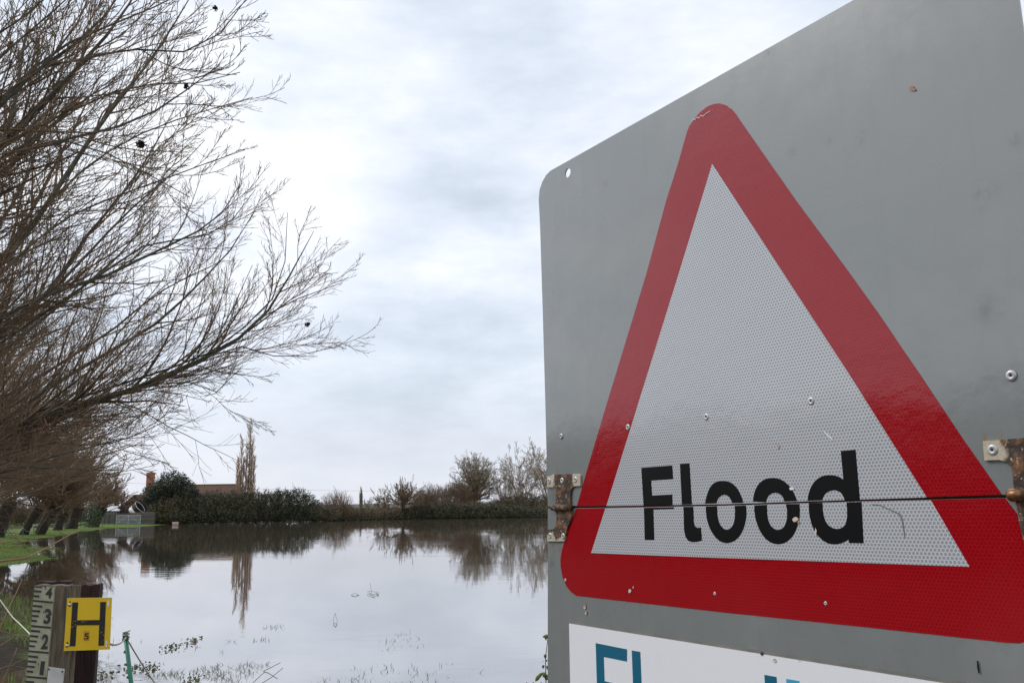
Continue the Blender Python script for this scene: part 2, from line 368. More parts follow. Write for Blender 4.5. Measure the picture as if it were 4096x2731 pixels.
# A: nearest willow, off the left edge
hA = np.array([-10.8, 11., 2.0])
gA = [([(0, 590), (160, 440), (270, 310), (400, 180), (520, 20), (600, -140)], 11, 11.6, 17),
      ([(0, 640), (130, 580), (330, 545), (480, 510), (640, 440), (760, 350), (880, 260)], 11, 12.5, 9),
      ([(0, 400), (80, 325), (280, 200), (430, 60), (520, -80)], 10.5, 11, 17),
      ([(0, 620), (60, 440), (75, 300), (100, 150), (150, -60)], 12, 12.5, 17),
      ([(250, 335), (340, 235), (430, 170), (560, 205), (740, 225), (850, 165), (930, 100), (990, -10)], 11.2, 12.3, 6.5),
      ([(0, 420), (180, 262), (330, 80), (380, -70)], 10.2, 10.4, 10),
      ([(-100, 330), (60, 170), (200, 60), (330, -60)], 10.2, 10.4, 9),
      ([(60, 660), (210, 480), (380, 400), (540, 330), (700, 340), (860, 330), (960, 290)], 11.5, 13, 5.5),
      ([(150, 560), (300, 560), (450, 620), (600, 700), (760, 790)], 11, 11.5, 4.5),
      ([(200, 200), (420, 110), (620, 30), (800, -60)], 10.6, 11.3, 8),
      ([(-50, 150), (120, 60), (260, -80)], 9.6, 9.6, 8)]
PA, RA = guided(hA, gA)
wil = 'bare willows along the left bank'
cl = [clump_extra(565, 580, 11.4, .07), clump_extra(745, 345, 12, .05), clump_extra(470, 370, 11.5, .04), clump_extra(862, 35, 11.8, .04), clump_extra(45, 180, 10.5, .05)]
ra = bare('willow_tree', (-10.8, 11., .2), 'nearest bare willow, its thick dark limbs crossing the top left corner of the sky', 'tree', PA, RA, LV(20, 8, 5),
     ([(-10.5, 10.9, -.1), (-10.7, 11, 1.1), hA], [.55, .45, .42]), wil)
for v, q in cl: child('dead_leaf_clump', v, q, ra, DEAD, False, (-10.8, 11., .2))
# B
hB = np.array([-13., 16., 2.1])
gB = [([(100, 950), (200, 800), (330, 600), (450, 430), (600, 250), (720, 60), (790, -60)], 16, 16.6, 13),
      ([(60, 1230), (250, 1155), (410, 1115), (510, 1060), (690, 975), (800, 925), (900, 850), (960, 740)], 16, 17.5, 9.5),
      ([(0, 1050), (100, 900), (230, 640), (330, 450), (420, 250)], 16.5, 17, 9),
      ([(250, 1130), (400, 960), (560, 800), (700, 690), (820, 560)], 16, 17, 7),
      ([(0, 1340), (90, 1280), (240, 1110), (330, 960), (480, 790), (600, 620), (700, 430)], 17, 18, 9),
      ([(430, 1080), (600, 960), (800, 960), (930, 890), (1020, 760)], 16.4, 17.4, 5),
      ([(0, 900), (120, 700), (170, 500), (260, 260), (300, 60)], 16.5, 17, 8),
      ([(300, 700), (500, 560), (700, 480), (900, 420), (1010, 390)], 16, 17, 5),
      ([(200, 900), (420, 800), (650, 720), (860, 640), (980, 600)], 15.5, 16.2, 5)]
PB, RB = guided(hB, gB)
bare('willow_tree', (-13., 16., .2), 'second bare willow, grey limbs sweeping up to the right beneath the nearest willow', 'tree', PB, RB, LV(20, 9, 4),
     ([(-12.6, 15.9, -.1), (-12.8, 16, 1.1), hB], [.55, .45, .42]), wil)
# C: the long low limb
hC = np.array([-17., 20.5, 2.0])
gC = [([(0, 1760), (150, 1700), (320, 1620), (480, 1575), (700, 1500), (830, 1420), (920, 1385), (1050, 1280), (1110, 1195), (1170, 1080), (1230, 970), (1255, 925)], 20, 19, 14),
      ([(700, 1500), (920, 1390), (1080, 1235), (1200, 1190), (1300, 1160), (1370, 1130)], 19.4, 18.5, 6),
      ([(480, 1575), (900, 1395), (1010, 1370), (1100, 1440), (1180, 1445), (1270, 1425)], 19.2, 18.6, 5.5),
      ([(480, 1575), (730, 1510), (800, 1540), (860, 1587), (930, 1560), (965, 1470)], 19.4, 18.8, 5),
      ([(0, 1700), (200, 1545), (430, 1410), (640, 1290), (740, 1190), (850, 1080), (960, 960), (1010, 860)], 20.5, 20.5, 9.5),
      ([(0, 1420), (150, 1290), (330, 1150), (500, 1000), (640, 830)], 21, 21, 9),
      ([(0, 1600), (250, 1450), (480, 1300), (600, 1190), (760, 1100), (900, 1040)], 21, 21.5, 7),
      ([(480, 1575), (840, 1420), (900, 1290), (960, 1180), (1010, 1060)], 19.4, 19.2, 6),
      ([(840, 1420), (1100, 1210), (1140, 1060), (1160, 930), (1150, 850)], 19.3, 19.3, 5),
      ([(0, 1830), (200, 1760), (400, 1790), (600, 1720), (690, 1670)], 19, 18.3, 5.5),
      ([(0, 1900), (180, 1830), (330, 1800), (480, 1750), (610, 1745)], 18.5, 17.5, 5),
      ([(0, 1865), (220, 1870), (360, 1880), (470, 1880)], 18, 17.3, 5),
      ([(0, 2010), (110, 1975), (250, 1930), (330, 1880), (480, 1850)], 17.5, 17, 6.5),
      ([(0, 1500), (100, 1330), (190, 1100), (330, 880)], 22, 22, 10)]
PC, RC = guided(hC, gC)
lvC = LV(20, 9, 5)
rc = bare('willow_tree', (-17., 20.5, .2), 'third bare willow whose long low limb reaches furthest right over the water', 'tree', PC, RC, lvC,
     ([(-16.6, 20.3, -.1), (-16.9, 20.4, 1.1), hC], [.6, .5, .45]), wil)
v, q = clump_extra(1230, 1298, 18.6, .06); child('dead_leaf_clump', v, q, rc, DEAD, False, (-17., 20.5, .2))
row = [((-19.5, 26), 9.5, 16, (35, 150), 'fourth bare willow out beyond the left edge, its twigs filling the left of the sky'),
       ((-22.5, 32.5), 9.5, 16, (25, 150), 'fifth bare willow in the row, a mass of brown twigs low on the left'),
       ((-26, 40.), 9., 16, (0, 160), 'sixth bare willow in the row, dense brown twigs behind the nearer limbs'),
       ((-29, 47.5), 8., 16, (0, 180), 'seventh bare willow in the row, just outside the left edge')]
for (bx, by), L, n, az, lab in row:
    h = np.array([bx+.25, by, 2.0]); P, R = auto_limbs(h, n, az, (8, 72), (L*.7, L), r0=.075, trop=.03)
    bare('willow_tree', (bx, by, .2), lab, 'tree', P, R, [dict(nc=11, t0=.12, t1=.97, L=(.25, .45), ang=(18, 48), wob=.1, trop=.05, K=7, rk=.5, rtip=.008, S=3),
         dict(nc=8, t0=.15, t1=.97, L=(.35, .65), ang=(18, 48), wob=.1, trop=.03, K=5, rk=.55, rtip=.006), dict(nc=4, t0=.2, t1=.97, L=(.4, .7), ang=(18, 45), wob=.1, trop=.02, K=3, rk=.6, rtip=.005)],
         ([(bx, by, -.05), (bx+.1, by, 1.1), h], [.5, .42, .42]), wil)
# pollards one can see whole, far along the bank
pol = [((-31.6, 55.), .45, 2.3, 6.6, 'dark pollard willow trunk at the left edge of the photograph'),
       ((-33.3, 61.), .32, 1.9, 6.2, 'pollard willow with a leaning dark trunk, left of the white stick'),
       ((-32.4, 61.5), .30, 1.9, 5.2, 'slimmer leaning pollard willow trunk close beside the white stick'),
       ((-34.8, 66.), .42, 2.0, 6.0, 'pollard willow with a stout dark trunk just right of the white stick'),
       ((-37.6, 74.), .40, 1.5, 5.2, 'short pollard willow in the middle of the roped row'),
       ((-39.0, 79.), .55, 1.9, 5.4, 'thick pollard willow beside the ivy covered one'),
       ((-40.8, 87.), .55, 2.0, 4.2, 'last pollard willow of the row, next to the boarded fence and gate')]
for k, ((bx, by), r, hh_, cr_, lab) in enumerate(pol):
    lean = (.55, .9, .95, .8, .3, .5, .75)[k]
    h = np.array([bx+lean, by, hh_])
    P, R = auto_limbs(h, 30, (0, 360), (15, 85), (cr_*.45, cr_*.85), K=8, r0=.05, trop=.08)
    P[:, :, 0] += np.linspace(0, 1, 8)[None]*.8
    bare('pollard_willow', (bx, by, .2), lab, 'tree', P, R, [dict(nc=9, t0=.1, t1=.97, L=(.3, .55), ang=(12, 38), wob=.08, trop=.06, K=5, rk=.6, rtip=.013), dict(nc=8, t0=.1, t1=.97, L=(.4, .7), ang=(12, 38), wob=.08, trop=.05, K=3, rk=.7, rtip=.011)],
         ([(bx-.1, by, -.1), (bx+lean*.4, by, hh_*.5), h], [r*1.0, r*.74, r*1.0]), 'pollard willows on the lawn edge', split_limbs=False)
iv = empty('ivy_growth', (-40.3, 84.5, .2), 'patch of green ivy and brambles at the foot of the pollards near the fence', 'ivy')
c = np.array([-39.9, 84.5, 1.1])+RNG.normal(0, 1, (1500, 3))*(.45, .5, .55); c[:, 2] = np.abs(c[:, 2]); v, q = quads_at(c, np.full(1500, .14)); child('ivy_leaves', v, q, iv, IVY, False, (-40.3, 84.5, .2))
# ------------------------------------------------------------ bushes and hedges
def blob_pts(blobs, n, shell=.62):
    b = np.array(blobs, float); vol = b[:, 3]*b[:, 4]*b[:, 5]; k = RNG.choice(len(b), n, p=vol**.7/(vol**.7).sum())
    d = RNG.normal(0, 1, (n, 3)); d /= np.linalg.norm(d, axis=1, keepdims=True); r = shell+(1-shell)*RNG.random(n)**.6
    r *= 1+.16*np.sin(d[:, 0]*7+k)*np.sin(d[:, 2]*9+2*k)+RNG.normal(0, .05, n)
    p = b[k, :3]+d*r[:, None]*b[k, 3:6]; p[:, 2] = np.abs(p[:, 2]-.02)+.02
    return p
def bush(name, label, cat, blobs, n, size, mat, group=None, twig=None, ntw=0, twl=.6, twmat=TWIGB, fill=True):
    b = np.array(blobs, float); loc = np.array([b[:, 0].mean(), b[:, 1].mean(), .05])
    root = empty(name, loc, label, cat, group)
    p = blob_pts(blobs, n)
    if fill: p = np.concatenate([p, blob_pts(blobs, n//3, .25)])
    v, q = quads_at(p, np.full(len(p), size)); tag(child('leaves', v, q, root, mat, False, loc), kind='stuff')
    if ntw:
        p = blob_pts(blobs, ntw, .5); k = len(p); c0 = b[:, :3].mean(0); d = p-c0; d /= np.linalg.norm(d, axis=1, keepdims=True)+1e-6; d = d*.5+np.array([0, 0, .8])+RNG.normal(0, .25, (k, 3)); d /= np.linalg.norm(d, axis=1, keepdims=True)
        P = march(p, d, RNG.uniform(.5, 1.2, k)*twl, 3, .12, .05); R = taperR(k, 3, np.full(k, .014), .007)
        P2, R2 = sprout(P, R, 3, .1, .95, (.4, .7), (15, 45), .1, .04, 3, .7, .009)
        v, q = joinq([tubes(P, R, 3), tubes(P2, R2, 3)]); tag(child('twigs', v, q, root, twmat, False, loc), kind='stuff')
    return root
def pxb(px, py_top, Y, wpx, depth=2., zb=0.):
    """an ellipsoid blob standing on the bank: centre column, top row, distance, width in pixels"""
    top = max(at(px, py_top, Y)[2], .3); w = wpx/F*Y/2; x = at(px, 2000, Y)[0]
    return (x, Y, (top+zb)/2, w, depth, (top-zb)/2)
def hedge_run(x0, x1, Y0, Y1, tops, step, w, depth=1.6, jit=8):
    out = []; n = int((x1-x0)/step)+1
    for i in range(n):
        f = i/(n-1) if n > 1 else 0; px = x0+(x1-x0)*f
        tp = np.interp(px, [a for a, _ in tops], [b for _, b in tops])+RNG.uniform(-jit, jit)
        out.append(pxb(px, tp, Y0+(Y1-Y0)*f+RNG.uniform(-.5, .5), w*RNG.uniform(.8, 1.2), depth))
        out.append(pxb(px+RNG.uniform(-10, 10), (tp+2090)/2, Y0+(Y1-Y0)*f-.7, w*1.1, 1.0))
    return out
hg = 'dark bushes forming the hedge before the house'
bush('hedge_bush', 'rounded dark green bush in front of the evergreen tree, beside the board fence', 'bush', hedge_run(632, 700, 102.5, 102.5, [(632, 2000), (700, 1990)], 30, 75), 9000, .17, LEAFO, hg, ntw=300)
bush('hedge_bush', 'broad clipped dark hedge below the brown house roof', 'hedge', hedge_run(720, 985, 103, 105, [(720, 1985), (780, 1968), (860, 1962), (985, 1966)], 30, 80), 22000, .17, LEAFD, hg, ntw=900)
bush('hedge_bush', 'dark hedge bush with pale bare twigs on top, right of the tall poplar', 'bush', hedge_run(1000, 1085, 106, 107, [(1000, 1966), (1085, 1972)], 28, 75), 9000, .17, LEAFD, hg, ntw=500)
bush('hedge_bush', 'small round topped bush, left one of the two green domes ending the hedge', 'bush', hedge_run(1108, 1140, 107.5, 107.5, [(1108, 1955), (1140, 1957)], 30, 46, jit=3), 6000, .17, LEAFD, hg, ntw=80)
bush('hedge_bush', 'larger green dome of bush, right one of the two ending the hedge', 'bush', hedge_run(1168, 1262, 108, 109, [(1168, 1952), (1205, 1950), (1240, 1978), (1262, 2003)], 24, 66, jit=4), 10000, .17, LEAFD, hg, ntw=150)
bush('hedge_bush', 'low sloping scrub at the right foot of the hedge domes', 'bush', hedge_run(1270, 1330, 109.5, 111, [(1270, 2022), (1330, 2038)], 22, 60, jit=5), 5000, .16, LEAFO, hg, ntw=200)
bush('shrub', 'open green and brown shrub standing alone before the far field', 'bush', hedge_run(1325, 1385, 113, 114, [(1325, 1996), (1350, 1982), (1385, 2012)], 24, 44, jit=5), 2600, .17, LEAFO, None, ntw=500, twl=1.4, fill=False)
bush('low_scrub', 'low dark scrub on the far bank in the gap beneath the distant poplar', 'scrub', hedge_run(1340, 1600, 113, 119.5, [(1340, 2045), (1460, 2044), (1560, 2040), (1600, 2036)], 26, 62, jit=5), 12000, .16, LEAFO, None, ntw=700, twmat=TWIGB)
bush('field_hedge', 'brown field hedge across the gap behind the low scrub', 'hedge', hedge_run(1380, 1640, 150, 155, [(1380, 2030), (1640, 2024)], 26, 60, jit=4), 9000, .2, pbr('brown_leaf', (.085, .065, .04), .8, col2=(.06, .05, .03), island=.7), None, ntw=800, twl=.8)
rg = 'thicket on the far right bank'
bush('thicket_bush', 'dark green low bushes around the pollard willow in the water', 'bush', hedge_run(1600, 1760, 119, 119.5, [(1600, 2035), (1680, 2020), (1760, 2012)], 26, 60, jit=6), 11000, .17, LEAFD, rg, ntw=500)
bush('thicket_bush', 'dark green bushes below the round crowned tree', 'bush', hedge_run(1770, 1940, 118.5, 118, [(1770, 2012), (1940, 2018)], 26, 62, jit=8), 11000, .17, LEAFD, rg, ntw=500)
bush('thicket_bush', 'dark rounded bushes just left of the sign edge on the far bank', 'bush', hedge_run(1950, 2300, 117.5, 117, [(1950, 2012), (2060, 2020), (2150, 2035), (2300, 2030)], 26, 66, jit=8), 16000, .17, LEAFD, rg, ntw=600)
bush('tall_thicket', 'taller olive brown thicket beneath the bare trees by the sign', 'thicket', hedge_run(2000, 2320, 123, 123, [(2000, 1985), (2100, 1975), (2200, 1970), (2320, 1975)], 26, 70, jit=10), 13000, .2, LEAFO, rg, ntw=1500, twl=1.6, twmat=TWIGG)
bush('brown_thicket', 'reddish brown bare thicket between the pollard and the round crowned tree', 'thicket', hedge_run(1690, 1890, 123, 123, [(1690, 1972), (1780, 1962), (1830, 1955), (1890, 1985)], 22, 62, jit=8), 1500, .15, LEAFO, rg, ntw=3800, twl=1.3, twmat=TWIGB, fill=False)
# bare trees on the far bank
def simple_tree(name, label, cat, px, Y, H_, trunk_r, n, az, elv, L, lv, tw, head=.25, group=None, r0=.06, trop=.03, z0=.3, wob=.06, upd=0):
    x = at(px, 2040, Y)[0]; h = np.array([x, Y, z0+H_*head])
    P, R = auto_limbs(h, n, az, elv, (L[0]*H_, L[1]*H_), K=9, r0=r0, trop=trop, wob=wob)
    return bare(name, (x, Y, z0), label, cat, P, R, lv, ([(x, Y, z0-.3), (x, Y, z0+H_*head*.5), h], [trunk_r*1.2, trunk_r, trunk_r*.8]), group, tw=tw, split_limbs=False)
L3 = lambda a, b, c, r=.011, an=(15, 48): [dict(nc=a, t0=.15, t1=.97, L=(.3, .55), ang=an, wob=.1, trop=.03, K=6, rk=.55, rtip=r, S=3), dict(nc=b, t0=.15, t1=.97, L=(.35, .65), ang=an, wob=.1, trop=.03, K=4, rk=.6, rtip=r*.85), dict(nc=c, t0=.2, t1=1, L=(.4, .7), ang=an, wob=.1, trop=.03, K=3, rk=.7, rtip=r*.75)]
x = at(1905, 2040, 124)[0]
h = np.array([x, 124., 2.3]); zt_ = at(1905, 1811, 124)[2]; P = []
for i in range(100):
    while True:
        d_ = RNG.normal(0, 1, 3); d_ /= np.linalg.norm(d_)
        if d_[2] > -.45: break
    if i < 84: e_ = np.array([x-.1, 124, zt_-3.9])+d_*np.array([3.75, 3.3, 3.7])*RNG.uniform(.84, .95)
    else: e_ = np.array([x-2.9, 123.6, zt_-5.3])+d_*np.array([1.25, 1.2, 1.3])*.8
    st_ = h+np.array([0, 0, RNG.uniform(0, 2.4) if i % 3 else 0]); m_ = st_*.45+e_*.55+np.array([0, 0, -.35])+RNG.normal(0, .15, 3); P.append(resample([st_, m_, e_], 9))
P = np.array(P); R = taperR(len(P), 9, RNG.uniform(.05, .11, len(P)), .014)
bare('round_crowned_tree', (x, 124, .3), 'bare tree with a rounded domed crown on the far bank, left of the sign', 'tree', P, R, [dict(nc=8, t0=.25, t1=1, L=(.16, .28), ang=(20, 55), wob=.1, trop=.0, K=5, rk=.6, rtip=.014, taper=.1), dict(nc=6, t0=.1, t1=1, L=(.35, .7), ang=(20, 55), wob=.1, trop=.0, K=3, rk=.7, rtip=.012), dict(nc=3, t0=.2, t1=1, L=(.4, .8), ang=(20, 50), wob=.1, trop=.0, K=3, rk=.8, rtip=.010)], ([(x+.1, 124, -.2), (x, 124, 1.3), h], [.3, .24, .2]), tw=TWIGG, bk=BARK, split_limbs=False)
simple_tree('open_bare_tree', 'tall open bare tree with spreading stems right of the round crowned tree', 'tree', 2085, 128, 10.0, .16, 12, (0, 360), (42, 84), (.6, .85), L3(8, 6, 4, .017, (20, 50)), TWIGG, head=.12)
simple_tree('open_bare_tree', 'tall bare tree partly hidden by the left edge of the sign', 'tree', 2190, 127, 10.8, .18, 13, (0, 360), (40, 84), (.6, .85), L3(9, 6, 4, .017, (20, 50)), TWIGG, head=.12)
simple_tree('open_bare_tree', 'slim faint bare tree between the round crown and the taller stems', 'tree', 2020, 131, 9.0, .12, 9, (0, 360), (50, 84), (.6, .85), L3(7, 5, 4, .016, (20, 50)), TWIGG, head=.1)
simple_tree('pollard_willow', 'pollard willow standing in the floodwater on the far bank, radiating brown shoots', 'tree', 1612, 118.5, 5.1, .22, 80, (0, 360), (-5, 89), (.46, .70), L3(5, 4, 3, .016, (8, 26)), TWIG, head=.36, r0=.035, z0=0, trop=.012, wob=.04)
simple_tree('bare_shrub_tree', 'bare twiggy shrub left of the far bank pollard', 'shrub', 1535, 121, 4.0, .1, 14, (0, 360), (25, 85), (.5, .85), L3(7, 6, 3, .016), TWIGB, head=.1, r0=.04)
simple_tree('bare_shrub_tree', 'bare twiggy tree just behind and right of the far bank pollard', 'shrub', 1690, 124, 4.2, .1, 14, (0, 360), (25, 85), (.5, .8), L3(7, 6, 3, .016), TWIGB, head=.1, r0=.04)
simple_tree('bare_shrub_tree', 'bushy brown bare shrub behind the hedge at the foot of the tall poplar', 'shrub', 1035, 112, 3.8, .1, 12, (0, 360), (35, 85), (.5, .85), L3(7, 6, 3, .016), TWIGG, head=.2, r0=.04)
simple_tree('bare_shrub_tree', 'bare reddish brown tree behind the telegraph pole, left of the dark barn', 'tree', 480, 118, 4.9, .12, 16, (0, 360), (25, 85), (.45, .8), L3(8, 6, 3, .018), TWIG, head=.15, r0=.045)
simple_tree('bare_shrub_tree', 'taller bare reddish tree behind the last pollards of the row', 'tree', 395, 112, 6.4, .14, 18, (0, 360), (30, 85), (.45, .8), L3(8, 6, 3, .018), TWIG, head=.15, r0=.05)
simple_tree('bare_shrub_tree', 'bare reddish tree rising behind the middle pollards', 'tree', 290, 105, 7.5, .14, 18, (0, 360), (30, 85), (.45, .8), L3(8, 6, 3, .018), TWIG, head=.15, r0=.05)
def poplar(label, px, Y, H_, wid, stems, tw):
    x = at(px, 2040, Y)[0]; P = []; R = []
    for dx, hf in stems:
        c = [(x+dx*.2, Y, .2), (x+dx, Y+RNG.uniform(-.2, .2), H_*hf*.35), (x+dx*1.1, Y, H_*hf)]
        P.append(resample(c, 14)); R.append(np.linspace(.14*hf, .02, 14))
    P = np.array(P); R = np.array(R)
    sp = wid*.5
    lv = [dict(nc=95, t0=.06, t1=.98, L=(sp/H_*.85, sp/H_*1.35), ang=(16, 34), wob=.05, trop=.10, K=6, rk=.4, rtip=.013, taper=.5, S=3),
          dict(nc=7, t0=.15, t1=1, L=(.3, .6), ang=(12, 34), wob=.06, trop=.10, K=3, rk=.7, rtip=.012)]
    return bare('poplar_tree', (x, Y, .2), label, 'tree', P, R, lv, ([(x, Y, -.1), (x, Y, .5), (x, Y, 1.2)], [.3, .26, .2]), tw=tw, split_limbs=True)
poplar('tall narrow bare poplar rising behind the hedge and house', 975, 112, 12.5, 3.3, [(0.45, 1.), (.1, .78), (-.5, .84), (-.9, .64), (1.0, .64), (.75, .84), (-.25, .62), (-.7, .5)], pbr('poplar_twig', (.50, .36, .27), .85, col2=(.38, .27, .20), island=.5))
poplar('tiny distant poplar on the skyline in the gap', 1443, 330, 8.6, 3.4, [(0., 1.), (.35, .75), (-.35, .8), (.1, .9)], TWIGG)
simple_tree('distant_tree', 'faint small distant tree right of the far poplar', 'tree', 1475, 360, 5.5, .2, 14, (0, 360), (20, 85), (.4, .8), L3(5, 4, 2, .04), TWIGG, head=.2, r0=.08)
bush('brown_thicket', 'brown scrubby hedge behind the pollard trunks on the left', 'hedge', hedge_run(-150, 400, 92, 108, [(-150, 2000), (400, 2022)], 30, 75, jit=12), 7000, .17, LEAFO, None, ntw=2500, twl=1.3, twmat=TWIGB)
# evergreen by the house
ev = [pxb(682, 1880, 104, 118, 1.8), pxb(740, 1915, 104, 90, 1.6), pxb(630, 1925, 104, 100, 1.6), pxb(600, 1940, 103.6, 62, 1.3), pxb(770, 1950, 104, 56, 1.4), pxb(655, 1905, 104.3, 75, 1.4), pxb(715, 1895, 104, 80, 1.4)]
ev = [(a, b, c+s*(0.45 if i != 6 else .5), w, d, s*(.55 if i != 6 else .5)) for i, (a, b, c, w, d, s) in enumerate(ev)]
ev += [pxb(640, 1985, 103.8, 120, 1.6), pxb(720, 1985, 104, 110, 1.4)]
eo = bush('evergreen_tree', 'dark lumpy evergreen tree beside the brick chimney', 'tree', ev, 17000, .17, LEAFE, ntw=0)
el_ = np.array(eo.location); ex = at(670, 2040, 104)[0]
mb = MB().tube([(ex, 104, 0), (ex+.1, 104, 2), (ex+.3, 104, 4.2)], [.25, .2, .08], 8); mb.build('trunk', DARKBARK, eo, True, off=el_)
# hedge on the left of the photographer, beyond the frame: mirrored in the glossy sign
rb = []
for i in range(38):
    f = i/37; rb.append((-15-15*f+RNG.uniform(-.4, .4), -12+27*f, 1.9, 1.3, 1.1, 2.6+RNG.uniform(-.2, .3)))
bush('roadside_hedge', 'dense dark hedge beside the road out to the left of the photographer', 'hedge', rb, 34000, .24, LEAFD, ntw=600)
# ------------------------------------------------------------ buildings
BRICK = pbr('red_brick', (.42, .17, .10), .9, col2=(.32, .13, .08), scale=4)
ROOF = pbr('mossy_tile', (.105, .045, .032), .9, col2=(.085, .055, .03), scale=1.2, bump=1, bscale=12)
MOSS = pbr('mossy_ridge', (.16, .12, .04), .9, scale=3)
RENDER = pbr('cream_render', (.55, .5, .4), .85)
def boxat(name, x0, x1, y0, y1, z0, z1, mat, parent, off): return MB().box(((x0+x1)/2, (y0+y1)/2, (z0+z1)/2), (x1-x0, y1-y0, z1-z0)).build(name, mat, parent, off=off)
hx0, hx1 = at(596, 2000, 117)[0], at(944, 2000, 117)[0]; hl = (hx0, 117, .3)
ho = empty('house', hl, 'long low house with a mossy brown tiled roof behind the hedge', 'house')
boxat('wall', hx0+.3, hx1-.3, 114.6, 119.4, .2, 3.0, RENDER, ho, hl)
rz = at(850, 1938, 117)[2]
MB().prism([(114.0, 2.55), (117, rz), (120, 2.55), (120, 2.4), (114.0, 2.4)], hx0, hx1).build('roof', ROOF, ho, off=(0, 0, 0))
ro = [o for o in ho.children if o.name.startswith('roof')][0]
ro.data.transform(Matrix(((0, 0, 1, -hl[0]), (1, 0, 0, -hl[1]), (0, 1, 0, -hl[2]), (0, 0, 0, 1))))
MB().tube([(hx0, 117, rz), (hx1, 117, rz)], .10, 8).build('ridge_tile', MOSS, ho, off=hl)
cx = at(602, 1920, 117)[0]
ch = MB().box((cx, 117, (rz+at(602, 1904, 117)[2])/2-.2), (.85, .7, at(602, 1904, 117)[2]-rz+1.4)).build('chimney', BRICK, ho, off=hl)
o = MB().box((cx, 117, at(602, 1904, 117)[2]+.30), (.95, .8, .10)).build('chimney_cap', BRICK, ch, off=hl)
MB().tube([(cx+.05, 117, at(602, 1904, 117)[2]+.35), (cx+.05, 117, at(602, 1904, 117)[2]+.62)], .1, 10).build('chimney_pot', BRICK, ch, off=hl)
GLS = pbr('window_glass', (.05, .06, .07), .08)
WHT = pbr('white_paint', (.8, .8, .78), .5, var=.08)
for wx_ in (hx0+2.2, hx0+5., hx0+8.):
    wf = MB().box((wx_, 114.57, 1.7), (1.3, .08, 1.1)).build('window', WHT, ho, off=hl); MB().box((wx_, 114.52, 1.7), (1.1, .04, .9)).build('pane', GLS, wf, off=hl)
# barn
MAR = pbr('maroon_boards', (.05, .025, .026), .85, col2=(.035, .018, .018), scale=3, stretch=(6, 6, .6))
FELT = pbr('mossy_felt', (.09, .075, .04), .9)
ax, az_ = at(541, 1981, 103)[0], at(541, 1981, 103)[2]; lx = at(479, 2030, 103)[0]; lz = at(479, 2030, 103)[2]; rx_ = 2*ax-lx
bl = (ax, 103, .2); bo = empty('barn', bl, 'dark maroon gabled outbuilding left of the evergreen tree', 'barn')
m = MB(); m.v = [(lx, 103, .1), (rx_, 103, .1), (rx_, 103, lz), (ax, 103, az_), (lx, 103, lz)]; m.v += [(a+.6, 107, c_) for a, b, c_ in m.v[:5]]
m.f = [[0, 1, 2, 3, 4], [9, 8, 7, 6, 5], [0, 5, 6, 1], [1, 6, 7, 2], [4, 9, 5, 0]]; m.build('wall', MAR, bo, off=bl)
for s, ex_ in ((-1, lx), (1, rx_)):
    m = MB(); e0 = np.array([ex_+s*.15, 102.8, lz-.13]); t0 = np.array([ax, 102.8, az_+.04]); dd = np.array([.6, 4.4, 0])
    m.v = [tuple(e0), tuple(t0), tuple(t0+dd), tuple(e0+dd)]; m.v += [(a, b, c_+.08) for a, b, c_ in m.v]
    m.f = [[0, 1, 2, 3], [7, 6, 5, 4], [0, 4, 5, 1], [1, 5, 6, 2], [2, 6, 7, 3], [3, 7, 4, 0]]; m.build('roof_slope', FELT, bo, off=bl)
MB().box((ax+.1, 102.95, .95), (1.0, .06, 1.7)).build('door', pbr('dark_door', (.03, .02, .02), .8), bo, off=bl)
# shed with pale roof
sx0, sx1 = at(408, 2030, 102.6)[0], at(476, 2030, 102.6)[0]; sz0, sz1 = at(440, 2043, 102.6)[2], at(440, 2026, 104.6)[2]
sl_ = ((sx0+sx1)/2, 103.5, .2); so = empty('shed', sl_, 'low shed with a pale corrugated roof beside the maroon barn', 'shed')
boxat('wall', sx0, sx1, 102.7, 104.6, .1, sz0-.05, pbr('grey_shed_boards', (.16, .145, .125), .9, stretch=(.5, 1, 8), scale=3), so, sl_)
PALE = pbr('pale_roof_sheet', (.62, .62, .63), .5, var=.12, scale=2)
n = int((sx1-sx0)/.16); v = []
for j, (yy, zz) in enumerate(((102.4, sz0), (104.9, sz1+.05))):
    for i in range(n+1): v.append((sx0-.1+(sx1-sx0+.2)*i/n, yy, zz+.025*(i % 2)))
child('roof', np.array(v), np.array([[i, i+1, n+2+i, n+1+i] for i in range(n)]), so, PALE, False, sl_)
MB().box(((sx0+sx1)/2, 102.38, sz0-.07), (sx1-sx0+.2, .05, .12)).build('fascia', pbr('black_fascia', (.025, .025, .028), .6), so, off=sl_)
# board fence: planks one by one
FB = [pbr('fence_board_%s' % s, c_, .9, col2=c2, scale=3, stretch=(.4, 1, 9)) for s, c_, c2 in (('a', (.125, .115, .105), (.09, .085, .075)), ('b', (.15, .14, .125), (.10, .095, .085)), ('c', (.10, .09, .08), (.07, .065, .06)))]
fx0, fx1 = at(468, 2070, 100)[0], at(617, 2070, 100)[0]; fz1 = at(540, 2051, 100)[2]; fl = ((fx0+fx1)/2, 100, .1)
fo = empty('board_fence', fl, 'grey horizontal board fence behind the metal field gate', 'fence')
nb_ = 8; hgt = (fz1-.12)/nb_
for half in (0, 1):
    xa, xb = (fx0, (fx0+fx1)/2-.01) if half == 0 else ((fx0+fx1)/2+.01, fx1)
    for i in range(nb_): MB().box(((xa+xb)/2, 100+RNG.uniform(-.008, .008), .12+hgt*(i+.5)), (xb-xa, .03, hgt*.88)).build('plank', FB[(i*2+half) % 3], fo, off=fl)
for px_ in (fx0, (fx0+fx1)/2, fx1): MB().box((px_, 100.08, fz1/2), (.12, .1, fz1+.06)).build('post', FB[2], fo, off=fl)
